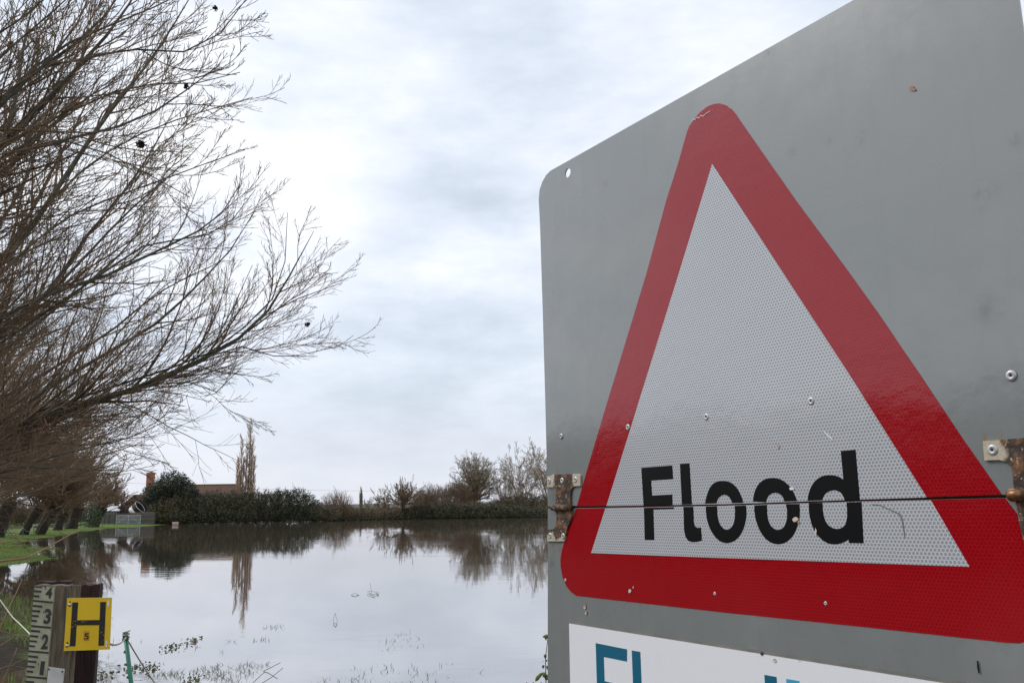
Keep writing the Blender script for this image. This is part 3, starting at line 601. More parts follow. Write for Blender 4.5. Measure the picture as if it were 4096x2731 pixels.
MB().box(((at(515, 2050, 100)[0]+fx1)/2, 100, fz1+.03), (fx1-at(515, 2050, 100)[0], .12, .04)).build('capping', pbr('pale_capping', (.5, .36, .25), .8), fo, off=fl)
f2 = (at(440, 2050, 101)[0], 101, .1); fo2 = empty('rail_fence', f2, 'short grey rail fence below the pale roofed shed', 'fence')
xa, xb = at(402, 2050, 101)[0], at(467, 2050, 101)[0]
for zz in (2050, 2056): MB().box(((xa+xb)/2, 101, at(440, zz, 101)[2]), (xb-xa, .04, .15)).build('rail', FB[1], fo2, off=f2)
for px_ in (418, 435, 460): o = MB().box((at(px_, 2070, 101)[0], 101.06, .65), (.13 if px_ != 435 else .2, .1, 1.3)).build('post', FB[2], fo2, off=f2)
# field gate
GALV = pbr('galvanised_steel', (.45, .47, .48), .45, metallic=.3, var=.1)
ga, gb_ = at(464, 2090, 98.5)[0], at(561, 2090, 98.5)[0]; gz1 = at(510, 2060, 98.5)[2]; gl_ = (ga, 98.5, .15)
go = empty('field_gate', gl_, 'galvanised seven bar metal field gate standing before the board fence', 'gate')
for i in range(7): zz = .2+(gz1-.2)*(i/6)**.9; MB().tube([(ga, 98.5, zz), (gb_, 98.5, zz)], .026, 6).build('bar', GALV, go, off=gl_)
for xx in (ga, (ga+gb_)/2, gb_): MB().tube([(xx, 98.5, .15), (xx, 98.5, gz1+.04)], .025, 6).build('upright', GALV, go, off=gl_)
MB().tube([(ga, 98.53, .2), ((ga+gb_)/2, 98.53, gz1)], .015, 6).tube([(gb_, 98.53, .2), ((ga+gb_)/2, 98.53, gz1)], .015, 6).build('brace', GALV, go, off=gl_)
# tilted white tub behind the fence
BLK = pbr('black_plastic', (.02, .02, .022), .5)
c0 = at(520, 2036, 101.6); c1 = at(572, 2016, 101.0); axd = (c1-c0)/np.linalg.norm(c1-c0)
axd = np.array([.80, -.08, .60]); axd /= np.linalg.norm(axd); Lc = .92; rr = 25/F*101.5
c1 = at(560, 2026, 101.3); c0 = c1-axd*Lc
to = empty('round_tub', tuple(c0), 'round white and black tub tipped on its side above the board fence', 'tub')
def ring(a, b, r0, r1, nm, mt, n=28, cap=False): return MB().tube([c0+axd*a, c0+axd*b], [r0, r1], n, cap).build(nm, mt, to, True, off=c0)
ring(-.12, Lc*.42, rr*.86, rr*.92, 'tub_base', WHT, cap=True); ring(Lc*.42, Lc, rr*.93, rr*1.0, 'tub_wall', BLK)
MB().tube([c0+axd*(Lc*.5), c0+axd*(Lc*.52)], [rr*.8, rr*.8], 28, True).build('inner_floor', BLK, to, off=c0)
e1 = np.cross(axd, (0, 0, 1)); e1 /= np.linalg.norm(e1); e2 = np.cross(axd, e1); aa = np.linspace(0, 2*np.pi, 33)
MB().tube([c0+axd*Lc+rr*(e1*math.cos(a)+e2*math.sin(a)) for a in aa], .025, 6, False).build('rim', WHT, to, True, off=c0)
for k in range(12):
    a = k*math.pi/6; u_ = e1*math.cos(a)+e2*math.sin(a); MB().tube([c0+axd*(Lc*.45)+u_*rr*.95, c0+axd*Lc+u_*rr*1.01], .018, 5).build('rib', pbr('rust_brown', (.14, .06, .04), .8) if k == 0 else MATS['rust_brown'], to, off=c0)
# telegraph poles and cable
WOODP = pbr('pole_wood', (.13, .10, .075), .9, col2=(.09, .07, .05), stretch=(3, 3, .4))
pb = at(461, 2040, 116); pt = at(465, 1922, 116)
po = empty('telegraph_pole', (pb[0], 116, .2), 'wooden telegraph pole beside the maroon barn', 'pole'); MB().tube([(pb[0], 116, .2), tuple(pt)], [.13, .09], 10).build('pole', WOODP, po, True, off=(pb[0], 116, .2))
MB().box((pt[0], 116, pt[2]-.25), (.7, .08, .08)).build('crossarm', WOODP, po, off=(pb[0], 116, .2))
A_, B_ = np.array([pt[0], 116, pt[2]-.2]), at(2330, 1940, 170); u = np.linspace(0, 1, 24)[:, None]
wp = A_*(1-u)+B_*u; wp[:, 2] -= (4*u*(1-u))[:, 0]*1.1
tag(MB().tube(wp, .013, 4).build('overhead_cable', BLK), 'thin overhead cable crossing low over the far bank', 'cable')
# white board sign standing in the flood
wb = on_water(701, 2099); s_ = wb[1]/F
mo = empty('marker_board', tuple(wb), 'small pale board standing in the floodwater before the hedge', 'board')
MB().box((wb[0], wb[1], 6.5*s_), (24*s_, .05, 11*s_)).build('board', pbr('pale_pink_board', (.55, .42, .36), .7, var=.1), mo, off=wb, bevel=.005)
MB().box((wb[0], wb[1]-.03, 5*s_), (24*s_, .02, 3*s_)).build('stripe', pbr('grey_brown_stripe', (.2, .15, .12), .7), mo, off=wb)
for sx in (-1, 1): MB().box((wb[0]+sx*9*s_, wb[1]+.04, 0), (.05, .04, .5)).build('leg', WOODP, mo, off=wb)
# ------------------------------------------------------------ rope fence, stakes, stick on the lawn
GRN = pbr('green_plastic', (.012, .16, .085), .4, var=.15, scale=20)
ROPE = pbr('pale_rope', (.45, .38, .34), .8, bump=1, bscale=300)
rl = []
for px_, pt_, pb_ in ((20, 2118, 2150), (92, 2108, 2140), (135, 2103, 2128), (256, 2092, 2112), (322, 2088, 2106), (410, 2087, 2104)):
    g_ = on_water(px_, pb_, .16); rl.append((g_, at(px_, pt_, g_[1])))
ro_ = empty('rope_fence', tuple(rl[2][0]), 'green stakes strung with pale sagging rope in front of the pollard willows', 'fence'); offr = np.array(rl[2][0])
for g_, t_ in rl: MB().tube([g_-np.array([0, 0, .1]), t_], .022, 6).build('stake', GRN, ro_, off=offr)
for (g0, t0), (g1, t1) in zip(rl[:-1], rl[1:]):
    u = np.linspace(0, 1, 14)[:, None]; p_ = t0*(1-u)+t1*u; p_[:, 2] -= (4*u*(1-u))[:, 0]*.32
    MB().tube(p_, .014, 5).build('rope', ROPE, ro_, off=offr)
g_ = on_water(179, 2131, .1)
tag(MB().tube([g_-np.array([0, 0, .1]), at(191, 2094, g_[1])], .022, 6).build('white_stick', WHT, None), 'white stick leaning on the lawn edge between the pollard trunks', 'stick')
# ------------------------------------------------------------ grass
def blades(pts, hmin, hmax, w, lean=.35):
    n = len(pts); a = RNG.uniform(0, 2*np.pi, n); d = np.stack([np.cos(a), np.sin(a), np.zeros(n)], 1); hh_ = RNG.uniform(hmin, hmax, n)[:, None]
    ln = RNG.normal(0, lean, (n, 3)); ln[:, 2] = 0; up_ = np.array([0, 0, 1.])
    v = np.stack([pts-d*w, pts+d*w, pts+ln*hh_*.4+up_*hh_*.6+d*w*.6, pts+ln*hh_*.4+up_*hh_*.6-d*w*.6, pts+ln*hh_+up_*hh_, ], 1)
    b = np.arange(n)[:, None]*5
    q = np.concatenate([b+np.array([[0, 1, 2, 3]]), b+np.array([[3, 2, 4, 4]])]); 
    return v.reshape(-1, 3), np.concatenate([b+np.array([[0, 1, 2]]), b+np.array([[0, 2, 3]]), b+np.array([[3, 2, 4]])])
def scatter(n, x0, x1, y0, y1, poly, lo, hi, zlo=-.02):
    p = np.stack([RNG.uniform(x0, x1, n), RNG.uniform(y0, y1, n)], 1); z = height(p); k = (z > zlo); s = sdist(p, poly); k &= (s > lo) & (s < hi)
    return np.c_[p[k], z[k]]
p = scatter(36000, -34, -14, 24, 62, lawn, -1.2, 7); v, q = blades(p, .03, .08, .006)
tag(link('lawn_grass', mesh_np('lawn_grass', v, q), None, GRASSB), 'short bright green grass on the left bank lawn', 'grass', kind='stuff')
p = scatter(26000, -14, -4.5, 7.5, 18.5, near, -1.3, 7, -.12); k = vnoise(p[:, :2], .9, 9) > .42; p = p[k]; v, q = blades(p, .03, .12, .006)
tag(link('bank_grass', mesh_np('bank_grass', v, q), None, GRASSB), 'ragged dark grass on the muddy near bank behind the gauge post', 'grass', kind='stuff')
# emergent grass and weeds
n = 26000; yy = RNG.uniform(7.4, 12.8, n); xx = np.interp(yy, [7, 13], [-4.2, -5.6])+RNG.random(n)**1.6*(RNG.random(n)*4.2+.2); pp = np.stack([xx, yy], 1)
k = (vnoise(pp, 1.5, 21)*.6+vnoise(pp, 4.5, 22)*.5 > .42+.42*((yy-7.4)/5.4)**.6); pp = pp[k]
pp = np.c_[pp, np.full(len(pp), -.03)]; v, q = blades(pp, .02, .085, .0042, .8)
tag(link('drowned_grass', mesh_np('drowned_grass', v, q), None, SEDGE), 'drowned grass tips poking through the shallow floodwater', 'grass', kind='stuff')
for px_, py_, lab in ((540, 2668, 'clump of green waterweed right of the leaning green stake'), (690, 2590, 'clump of green waterweed furthest out from the stake'), (600, 2672, 'small loose clump of waterweed beside the cord'),
                      (770, 2562, 'smallest waterweed clump, far right of the patch'), (770, 2722, 'flat brown green weed mat at the bottom edge of the water'), (400, 2705, 'waterweed clump close beside the dark rear post')):
    c = on_water(px_, py_); k = 42; pts = c+RNG.normal(0, 1, (k, 3))*(.055, .12, .02); pts[:, 2] = np.abs(pts[:, 2])+.004; v, q = quads_at(pts, np.full(k, .035))
    o = child('waterweed', v, q, None, SEDGE, False, c); o.location = c; tag(o, lab, 'waterweed', 'waterweed clumps', 'stuff')
# floating twigs
TW = pbr('wet_twig', (.07, .05, .04), .6)
def stick(name, lists, r, label, cat, mat=TW, parent=None):
    m = MB()
    for l in lists: m.tube(resample(l, max(5, len(l)*3)), r, 5)
    o = m.build(name, mat, parent, True)
    return tag(o, label, cat) if label else o
S = lambda *a: [on_water(x, y)+np.array([0, 0, h_]) for x, y, h_ in a]
stick('floating_twigs', [S((1470, 2366, .01), (1490, 2370, .03), (1512, 2376, .01)), S((1468, 2377, .01), (1490, 2384, .02), (1515, 2378, .01)), S((1480, 2350, .10), (1485, 2368, .04), (1484, 2384, 0)), S((1504, 2369, .01), (1512, 2372, .03), (1516, 2378, .02), (1508, 2382, .0)), S((1490, 2386, .01), (1500, 2388, .01))], .0032, 'tangle of thin twigs breaking the still water in the middle of the flood', 'twigs')
stick('floating_reed', [S((1405, 2380, .0), (1418, 2376, .03), (1436, 2379, .0)), S((1405, 2381, .0), (1418, 2385, .01), (1436, 2380, .0))], .003, 'thin loop of reed lying on the water left of the twig tangle', 'reed')
stick('floating_reed', [S((1340, 2470, .07), (1332, 2490, .03), (1342, 2508, 0)), S((1340, 2470, .07), (1350, 2490, .02), (1342, 2508, 0))], .0025, 'thin bent reed loop standing in the water below the twig tangle', 'reed')
stick('dead_stick', [S((1010, 2731, .0), (1060, 2718, .08), (1110, 2722, .02)), S((1050, 2720, .08), (1120, 2700, .12)), S((1040, 2735, 0), (1085, 2735, .06), (1130, 2714, .1))], .003, 'bare drowned branch at the bottom edge of the water', 'branch')
# ------------------------------------------------------------ gauge post, hydrant plate, stake and cords
class Plane:
    def __init__(s, px, py, Y, yaw, lean=0., phi=0.):
        s.O = at(px, py, Y); s.U = np.array([math.cos(yaw), math.sin(yaw), 0.]); n_ = np.array([-math.sin(yaw), math.cos(yaw), 0])
        s.V = np.array([0, 0, 1.])*math.cos(lean)+n_*math.sin(lean)
        s.U, s.V = s.U*math.cos(phi)+s.V*math.sin(phi), s.V*math.cos(phi)-s.U*math.sin(phi); s.Nn = np.cross(s.U, s.V)
    def uv(s, pts, z=0., inv=(1, 0, 0)):
        sc, ox, oy = inv; out = []
        for x, y in pts:
            d = ray(ox+x/sc, oy+y/sc); o = s.O+s.Nn*z; t_ = ((o-np.array([0, 0, EYE]))@s.Nn)/(d@s.Nn); P_ = np.array([0, 0, EYE])+d*t_-s.O; out.append((P_@s.U, P_@s.V))
        return out
    def mat(s): return Matrix([[s.U[i], s.V[i], s.Nn[i], s.O[i]] for i in range(3)]+[[0, 0, 0, 1]])
def text_mesh(txt, w, h_, cx_, cy_, z0, z1, bold=.0, shear=0.):
    cu = bpy.data.curves.new('t', 'FONT'); cu.body = txt; cu.size = 1; cu.offset = bold; cu.fill_mode = 'BOTH'; cu.extrude = .5; cu.resolution_u = 4
    o = bpy.data.objects.new('t', cu); COL.objects.link(o); bpy.context.view_layer.update()
    me = bpy.data.meshes.new_from_object(o.evaluated_get(bpy.context.evaluated_depsgraph_get())); bpy.data.objects.remove(o)
    co_ = np.array([v_.co[:] for v_ in me.vertices]); mn, mx_ = co_.min(0), co_.max(0); co_ = (co_-mn)/(mx_-mn)-.5
    co_ = co_*np.array([w, h_, z1-z0])+np.array([cx_, cy_, (z0+z1)/2]); co_[:, 0] += shear*(co_[:, 1]-cy_)
    me.vertices.foreach_set('co', co_.astype(np.float32).ravel()); me.update(); return me
OLDW = pbr('weathered_post', (.20, .155, .105), .95, col2=(.085, .07, .045), scale=9, stretch=(7, .7, 7), bump=1.5, bscale=22)
REDW = pbr('dark_red_timber', (.055, .024, .02), .9, col2=(.02, .012, .010), scale=8, stretch=(7, .7, 7), bump=1.5, bscale=22)
I4 = (2.94, 0, 2250)
pg = Plane(180, 2400, 3.42, math.radians(-16))
gpost = empty('gauge_post', (0, 0, 0), 'weathered square timber post carrying the depth gauge and yellow plate', 'post'); gpost.matrix_world = pg.mat()
a = pg.uv([(405, 268), (905, 272)], -.006, I4)
x0_, x1_, zt = a[0][0], a[1][0], a[0][1]
def rough_top(m_, x0, x1, y1, z0, z1, nx_=10, nz=4, seed=0):
    """a post whose top end is slightly uneven"""
    b = len(m_.v); r_ = np.random.default_rng(seed)
    for j in range(nz+1):
        for i in range(nx_+1): m_.v.append((x0+(x1-x0)*i/nx_, y1+r_.uniform(-.003, .004), z0+(z1-z0)*j/nz))
    for j in range(nz):
        for i in range(nx_): k_ = b+j*(nx_+1)+i; m_.f.append([k_, k_+1, k_+nx_+2, k_+nx_+1])
    return m_
def post_mesh(x0, x1, yt, z0, z1, yb, seed=0, nx_=8, nz=4):
    v_ = []; f_ = []; r_ = np.random.default_rng(seed)
    per = [(x0+(x1-x0)*i/nx_, z1) for i in range(nx_)]+[(x1, z1+(z0-z1)*i/nz) for i in range(nz)]+[(x1+(x0-x1)*i/nx_, z0) for i in range(nx_)]+[(x0, z0+(z1-z0)*i/nz) for i in range(nz)]
    n_ = len(per); lev = np.linspace(yb, yt, 10)
    for j, y_ in enumerate(lev):
        for i, (x_, z_) in enumerate(per):
            v_.append((x_+r_.normal(0, .0012), y_+(r_.normal(0, .003) if j == 9 else 0), z_+r_.normal(0, .0012)))
    for j in range(9):
        for i in range(n_): k_ = (i+1) % n_; f_.append([j*n_+i, j*n_+k_, (j+1)*n_+k_, (j+1)*n_+i])
    f_.append([9*n_+i for i in range(n_)])
    m_ = MB(); m_.v = v_; m_.f = f_; return m_
fy = pg.uv([(760, 1300)], -.006, I4)[0][0]
post_mesh(x0_-.002, fy, zt, -.055, -.006, -1.1-.6, 3).build('post', OLDW, gpost, False)
rp = Plane(330, 2400, 3.62, math.radians(14))
rear = empty('rear_post', (0, 0, 0), 'dark reddish timber post standing directly behind the gauge post', 'post'); rear.matrix_world = rp.mat()
b_ = rp.uv([(425, 236), (1211, 256)], 0, I4)
post_mesh(b_[1][0]-.165, b_[1][0]-.010, b_[1][1], -.06, 0, -1.8, 5).build('timber', REDW, rear, False)
post_mesh(b_[0][0], b_[0][0]+.12, b_[0][1]+.002, -.09, -.02, -1.8, 6).build('back_timber', REDW, rear, False)
# gauge board
GW = pbr('gauge_face', (.42, .41, .29), .55, col2=(.28, .27, .18), scale=14, detail=8)
GB = pbr('gauge_print', (.022, .024, .022), .6, col2=(.045, .045, .035), scale=60)
gauge = empty('depth_gauge', (0, 0, 0), 'narrow dirty cream depth gauge board with black ticks and numbers 4 to 1', 'gauge'); gauge.matrix_world = pg.mat()
o4 = pg.uv([(407, 281), (640, 293), (545, 1405), (305, 1405)], 0, I4)
for _ in (0,):
    dl = np.array(o4[3])-np.array(o4[0]); dr_ = np.array(o4[2])-np.array(o4[1]); ext = .25
    bot = [tuple(np.array(o4[2])+dr_*ext), tuple(np.array(o4[3])+dl*ext)]
MB().prism([o4[0], o4[1], bot[0], bot[1]], -.006, 0).build('board', GW, gauge)
def bar(zp, wfrac, th, y0):
    L_ = np.interp(y0, [281, 1405], [407, 305]); R_ = np.interp(y0, [293, 1405], [640, 545])
    return None
def edgex(y): return np.interp(y, [281, 1700], [407, 278]), np.interp(y, [293, 1700], [640, 520])
def tick(y, frac, th, nm):
    l_, r_ = edgex(y); s_ = 20/228.
    r2 = l_+(r_-l_)*frac; q4 = [(l_+1, y), (r2, y+(r2-l_)*s_), (r2, y+th+(r2-l_)*s_), (l_+1, y+th)]
    MB().prism(pg.uv(q4, .0, I4), .0004, .0012).build(nm, GB, gauge)
for y, fr_, th in ((275, .40, 12), (318, .36, 24), (376, .28, 24), (433, .98, 22), (490, .47, 25), (549, .38, 25), (608, .33, 23), (665, .27, 24), (728, .98, 24), (783, .47, 25), (845, .40, 24), (905, .35, 22), (963, .28, 22), (1025, .98, 22),
                    (1083, .47, 25), (1143, .42, 24), (1203, .35, 24), (1260, .30, 24), (1324, .98, 22), (1382, .4, 24)): tick(y, fr_, th, 'tick')
for tx, cx_, cy_, wz, hz_ in (('4', 577, 352, 75, 128), ('3', 560, 628, 78, 180), ('2', 530, 926, 78, 180), ('1', 497, 1235, 46, 165)):
    a = pg.uv([(cx_-wz/2, cy_), (cx_+wz/2, cy_), (cx_, cy_-hz_/2), (cx_, cy_+hz_/2)], 0, I4)
    link('digit', text_mesh(tx, a[1][0]-a[0][0], a[2][1]-a[3][1], (a[0][0]+a[1][0])/2, (a[2][1]+a[3][1])/2, .0004, .0012, .035, .06), gauge, GB)
a = pg.uv([(527, 285), (545, 285), (535, 312)], 0, I4); MB().prism(a, .0004, .0012).build('print_mark', GB, gauge)
for q_ in (((510, 570), (522, 566), (514, 592)), ((598, 598), (610, 594), (602, 622)), ((478, 872), (490, 868), (482, 890)), ((447, 1182), (459, 1178), (451, 1202))): MB().prism(pg.uv(q_, 0, I4), .0004, .0012).build('print_mark', GB, gauge)
# white card with cracks
CARD = pbr('cracked_white_card', (.62, .61, .58), .6, col2=(.42, .41, .37), scale=5, detail=9)
card = empty('blank_card', (0, 0, 0), 'blank weathered white card nailed low on the gauge post', 'card'); card.matrix_world = pg.mat()
a = pg.uv([(567, 1222), (748, 1250), (722, 1480), (540, 1480)], .002, I4); MB().prism(a, -.004, .0005).build('card', CARD, card)
for q_ in ((573, 1250), (731, 1277)): c_ = pg.uv([q_], .002, I4)[0]; MB().prism([(c_[0]+.0035*math.cos(k*.7854), c_[1]+.0035*math.sin(k*.7854)) for k in range(8)], .0005, .0025).build('nail', pbr('nail_head', (.08, .07, .06), .5) if q_[0] == 573 else MATS['nail_head'], card)
# hydrant plate
ph = Plane(352, 2495, 3.40, math.radians(14))
YEL = pbr('yellow_plate', (.82, .53, .014), .35, var=.10, scale=7)
BK = pbr('worn_black_print', (.012, .011, .010), .45, col2=(.02, .018, .012), scale=40)
hyd = empty('hydrant_plate', (0, 0, 0), 'square yellow hydrant marker plate with black letter H and number 5', 'sign'); hyd.matrix_world = ph.mat()
MB().prism(ph.uv([(790, 413), (1317, 407), (1292, 1017), (748, 1035)], 0, I4), -.003, 0).build('plate', YEL, hyd)
MB().prism(ph.uv([(852, 463), (920, 463), (906, 673), (1172, 669), (1180, 458), (1247, 458), (1225, 970), (1157, 972), (1167, 730), (902, 733), (888, 977), (820, 980)], 0, I4), .0004, .0012).build('letter_h', BK, hyd)
a = ph.uv([(983, 800), (1052, 800), (1052, 915), (983, 915)], 0, I4); MB().prism(a, .0003, .0006).build('number_patch', pbr('yellow_patch', (.66, .36, .01), .4), hyd)
a = ph.uv([(992, 862), (1046, 862), (1020, 825), (1020, 900)], 0, I4)
link('digit', text_mesh('5', a[1][0]-a[0][0], a[2][1]-a[3][1], (a[0][0]+a[1][0])/2, (a[2][1]+a[3][1])/2, .0007, .0014, .025), hyd, BK)
for q_ in (((1265, 442), (1284, 442), (1281, 508), (1262, 508)), ((1243, 918), (1262, 918), (1260, 950), (1241, 950)), ((1241, 962), (1260, 962), (1258, 985), (1239, 985))): MB().prism(ph.uv(q_, 0, I4), .0003, .001).build('slot', WHT, hyd)
for q_ in (((818, 450), (832, 450), (830, 475), (816, 475)), ((786, 928), (800, 928), (798, 955), (784, 955))): MB().prism(ph.uv(q_, 0, I4), .0003, .001).build('slot', BK, hyd)
STEEL = pbr('bolt_steel', (.55, .53, .50), .3, metallic=.9, var=.2, scale=50)
for q_ in ((820, 492), (790, 973)):
    c_ = ph.uv([q_], 0, I4)[0]; bm = bmesh.new(); bmesh.ops.create_uvsphere(bm, u_segments=14, v_segments=8, radius=.0062); me = bpy.data.meshes.new('bolt'); bm.to_mesh(me); bm.free()
    me.transform(Matrix.Translation((c_[0], c_[1], .001)) @ Matrix.Diagonal((1, 1, .6, 1))); link('bolt', me, hyd, STEEL, True)
rng2 = np.random.default_rng(4)                # chips in the black print
for k in range(26):
    base = ((840+rng2.normal(0, 22), 740+rng2.normal(0, 30)) if k % 3 else (990+rng2.normal(0, 30), 690+rng2.normal(0, 9))) if k < 18 else (1195+rng2.normal(0, 16), 800+rng2.uniform(-60, 150))
    base = (min(max(base[0], 834), 1236), base[1]); r_ = rng2.uniform(2, 5)
    MB().prism(ph.uv([(base[0]-r_, base[1]), (base[0], base[1]-r_*.7), (base[0]+r_*1.3, base[1]), (base[0]+r_*.3, base[1]+r_)], 0, I4), .0005, .0015).build('paint_chip', YEL, hyd)
# green stake
gt_, gb2 = at(501, 2535, 5.6), at(553, 2960, 5.55)
gsx = empty('green_stake', tuple(gb2), 'leaning green plastic stake standing in the shallow floodwater', 'stake')
dv_ = (gt_-gb2); MB().tube([gb2-dv_*.15, gt_], [.013, .0125], 8).build('shaft', GRN, gsx, True, off=gb2)
for k in range(6): c_ = gb2+dv_*(.35+.12*k); MB().box((c_[0]-.014, c_[1]-.004, c_[2]), (.012, .008, .014), ry=.3).build('hook', GRN, gsx, off=gb2)
MB().tube([gt_-dv_*.06, gt_+dv_*.012], [.018, .016], 8).build('cap', GRN, gsx, True, off=gb2)
tie = at(504, 2548, 5.58)
m = MB(); u = np.linspace(0, 1, 10)[:, None]
p_ = at(435, 2572, 3.7)*(1-u)+tie*u; p_[:, 2] -= (4*u*(1-u))[:, 0]*.02; m.tube(p_, .0045, 5)
p_ = tie*(1-u)+at(640, 2760, 6.6)*u; p_[:, 2] -= (4*u*(1-u))[:, 0]*.01; m.tube(p_, .0045, 5); m.tube(resample([tie+np.array([.02*math.cos(k), .02*math.sin(k), k*.003]) for k in range(14)], 30), .004, 5)
tag(m.build('tied_cord', pbr('pink_grey_cord', (.36, .26, .23), .8), None, True), 'thin pinkish cord tied round the green stake top and slanting into the water', 'cord')
tag(MB().tube(resample([at(-60, 2330, 4.2), at(0, 2398, 4.15), at(50, 2468, 4.1), at(75, 2490, 4.05), at(100, 2515, 4), at(125, 2540, 3.9)], 20), .0028, 5).build('slack_cord', pbr('white_cord', (.6, .57, .52), .8), None, True), 'pale slack cord running down from the left edge of the photo to the gauge post', 'cord')
# foreground shoots
SH = pbr('red_shoot', (.22, .085, .035), .6, col2=(.17, .11, .05), scale=2)
fs = empty('young_shoots', (-4.6, 5.5, .2), 'thin reddish bare shoots in the bottom left corner', 'shrub'); fo_ = np.array([-4.6, 5.5, .2])
def shoot(pts, d0, d1, r0, nm='shoot'):
    c_ = [at(x, y, d0+(d1-d0)*i/(len(pts)-1)) for i, (x, y) in enumerate(pts)]; P_ = resample(c_, 20); v, q = tubes(P_[None], np.linspace(r0, r0*.4, 20)[None], 5); child(nm, v, q, fs, SH, True, fo_); return P_
for pts, d0, d1, r0 in (([(-120, 2262), (0, 2243), (100, 2234), (160, 2205), (230, 2166), (290, 2132), (320, 2120)], 4.5, 5.2, .0065), ([(-100, 2190), (0, 2173), (60, 2160), (104, 2146)], 4.6, 4.9, .004),
                        ([(-60, 2660), (10, 2490), (40, 2420), (70, 2360), (90, 2312)], 4.2, 4.4, .004), ([(-80, 2510), (0, 2522), (60, 2540), (118, 2562)], 4.2, 4.3, .0035),
                        ([(-60, 2720), (0, 2580), (50, 2550), (100, 2516)], 4.2, 4.3, .003), ([(-40, 2480), (20, 2400), (60, 2380)], 4.2, 4.3, .003), ([(-20, 2800), (20, 2700), (60, 2610), (68, 2590)], 4.1, 4.2, .003), ([(-30, 2440), (0, 2447), (60, 2449)], 4.2, 4.2, .003),
                        ([(-30, 2760), (60, 2650), (112, 2630)], 4.2, 4.2, .0025), ([(-50, 2690), (40, 2660), (110, 2672)], 4.2, 4.2, .0025)):
    shoot(pts, d0, d1, r0)
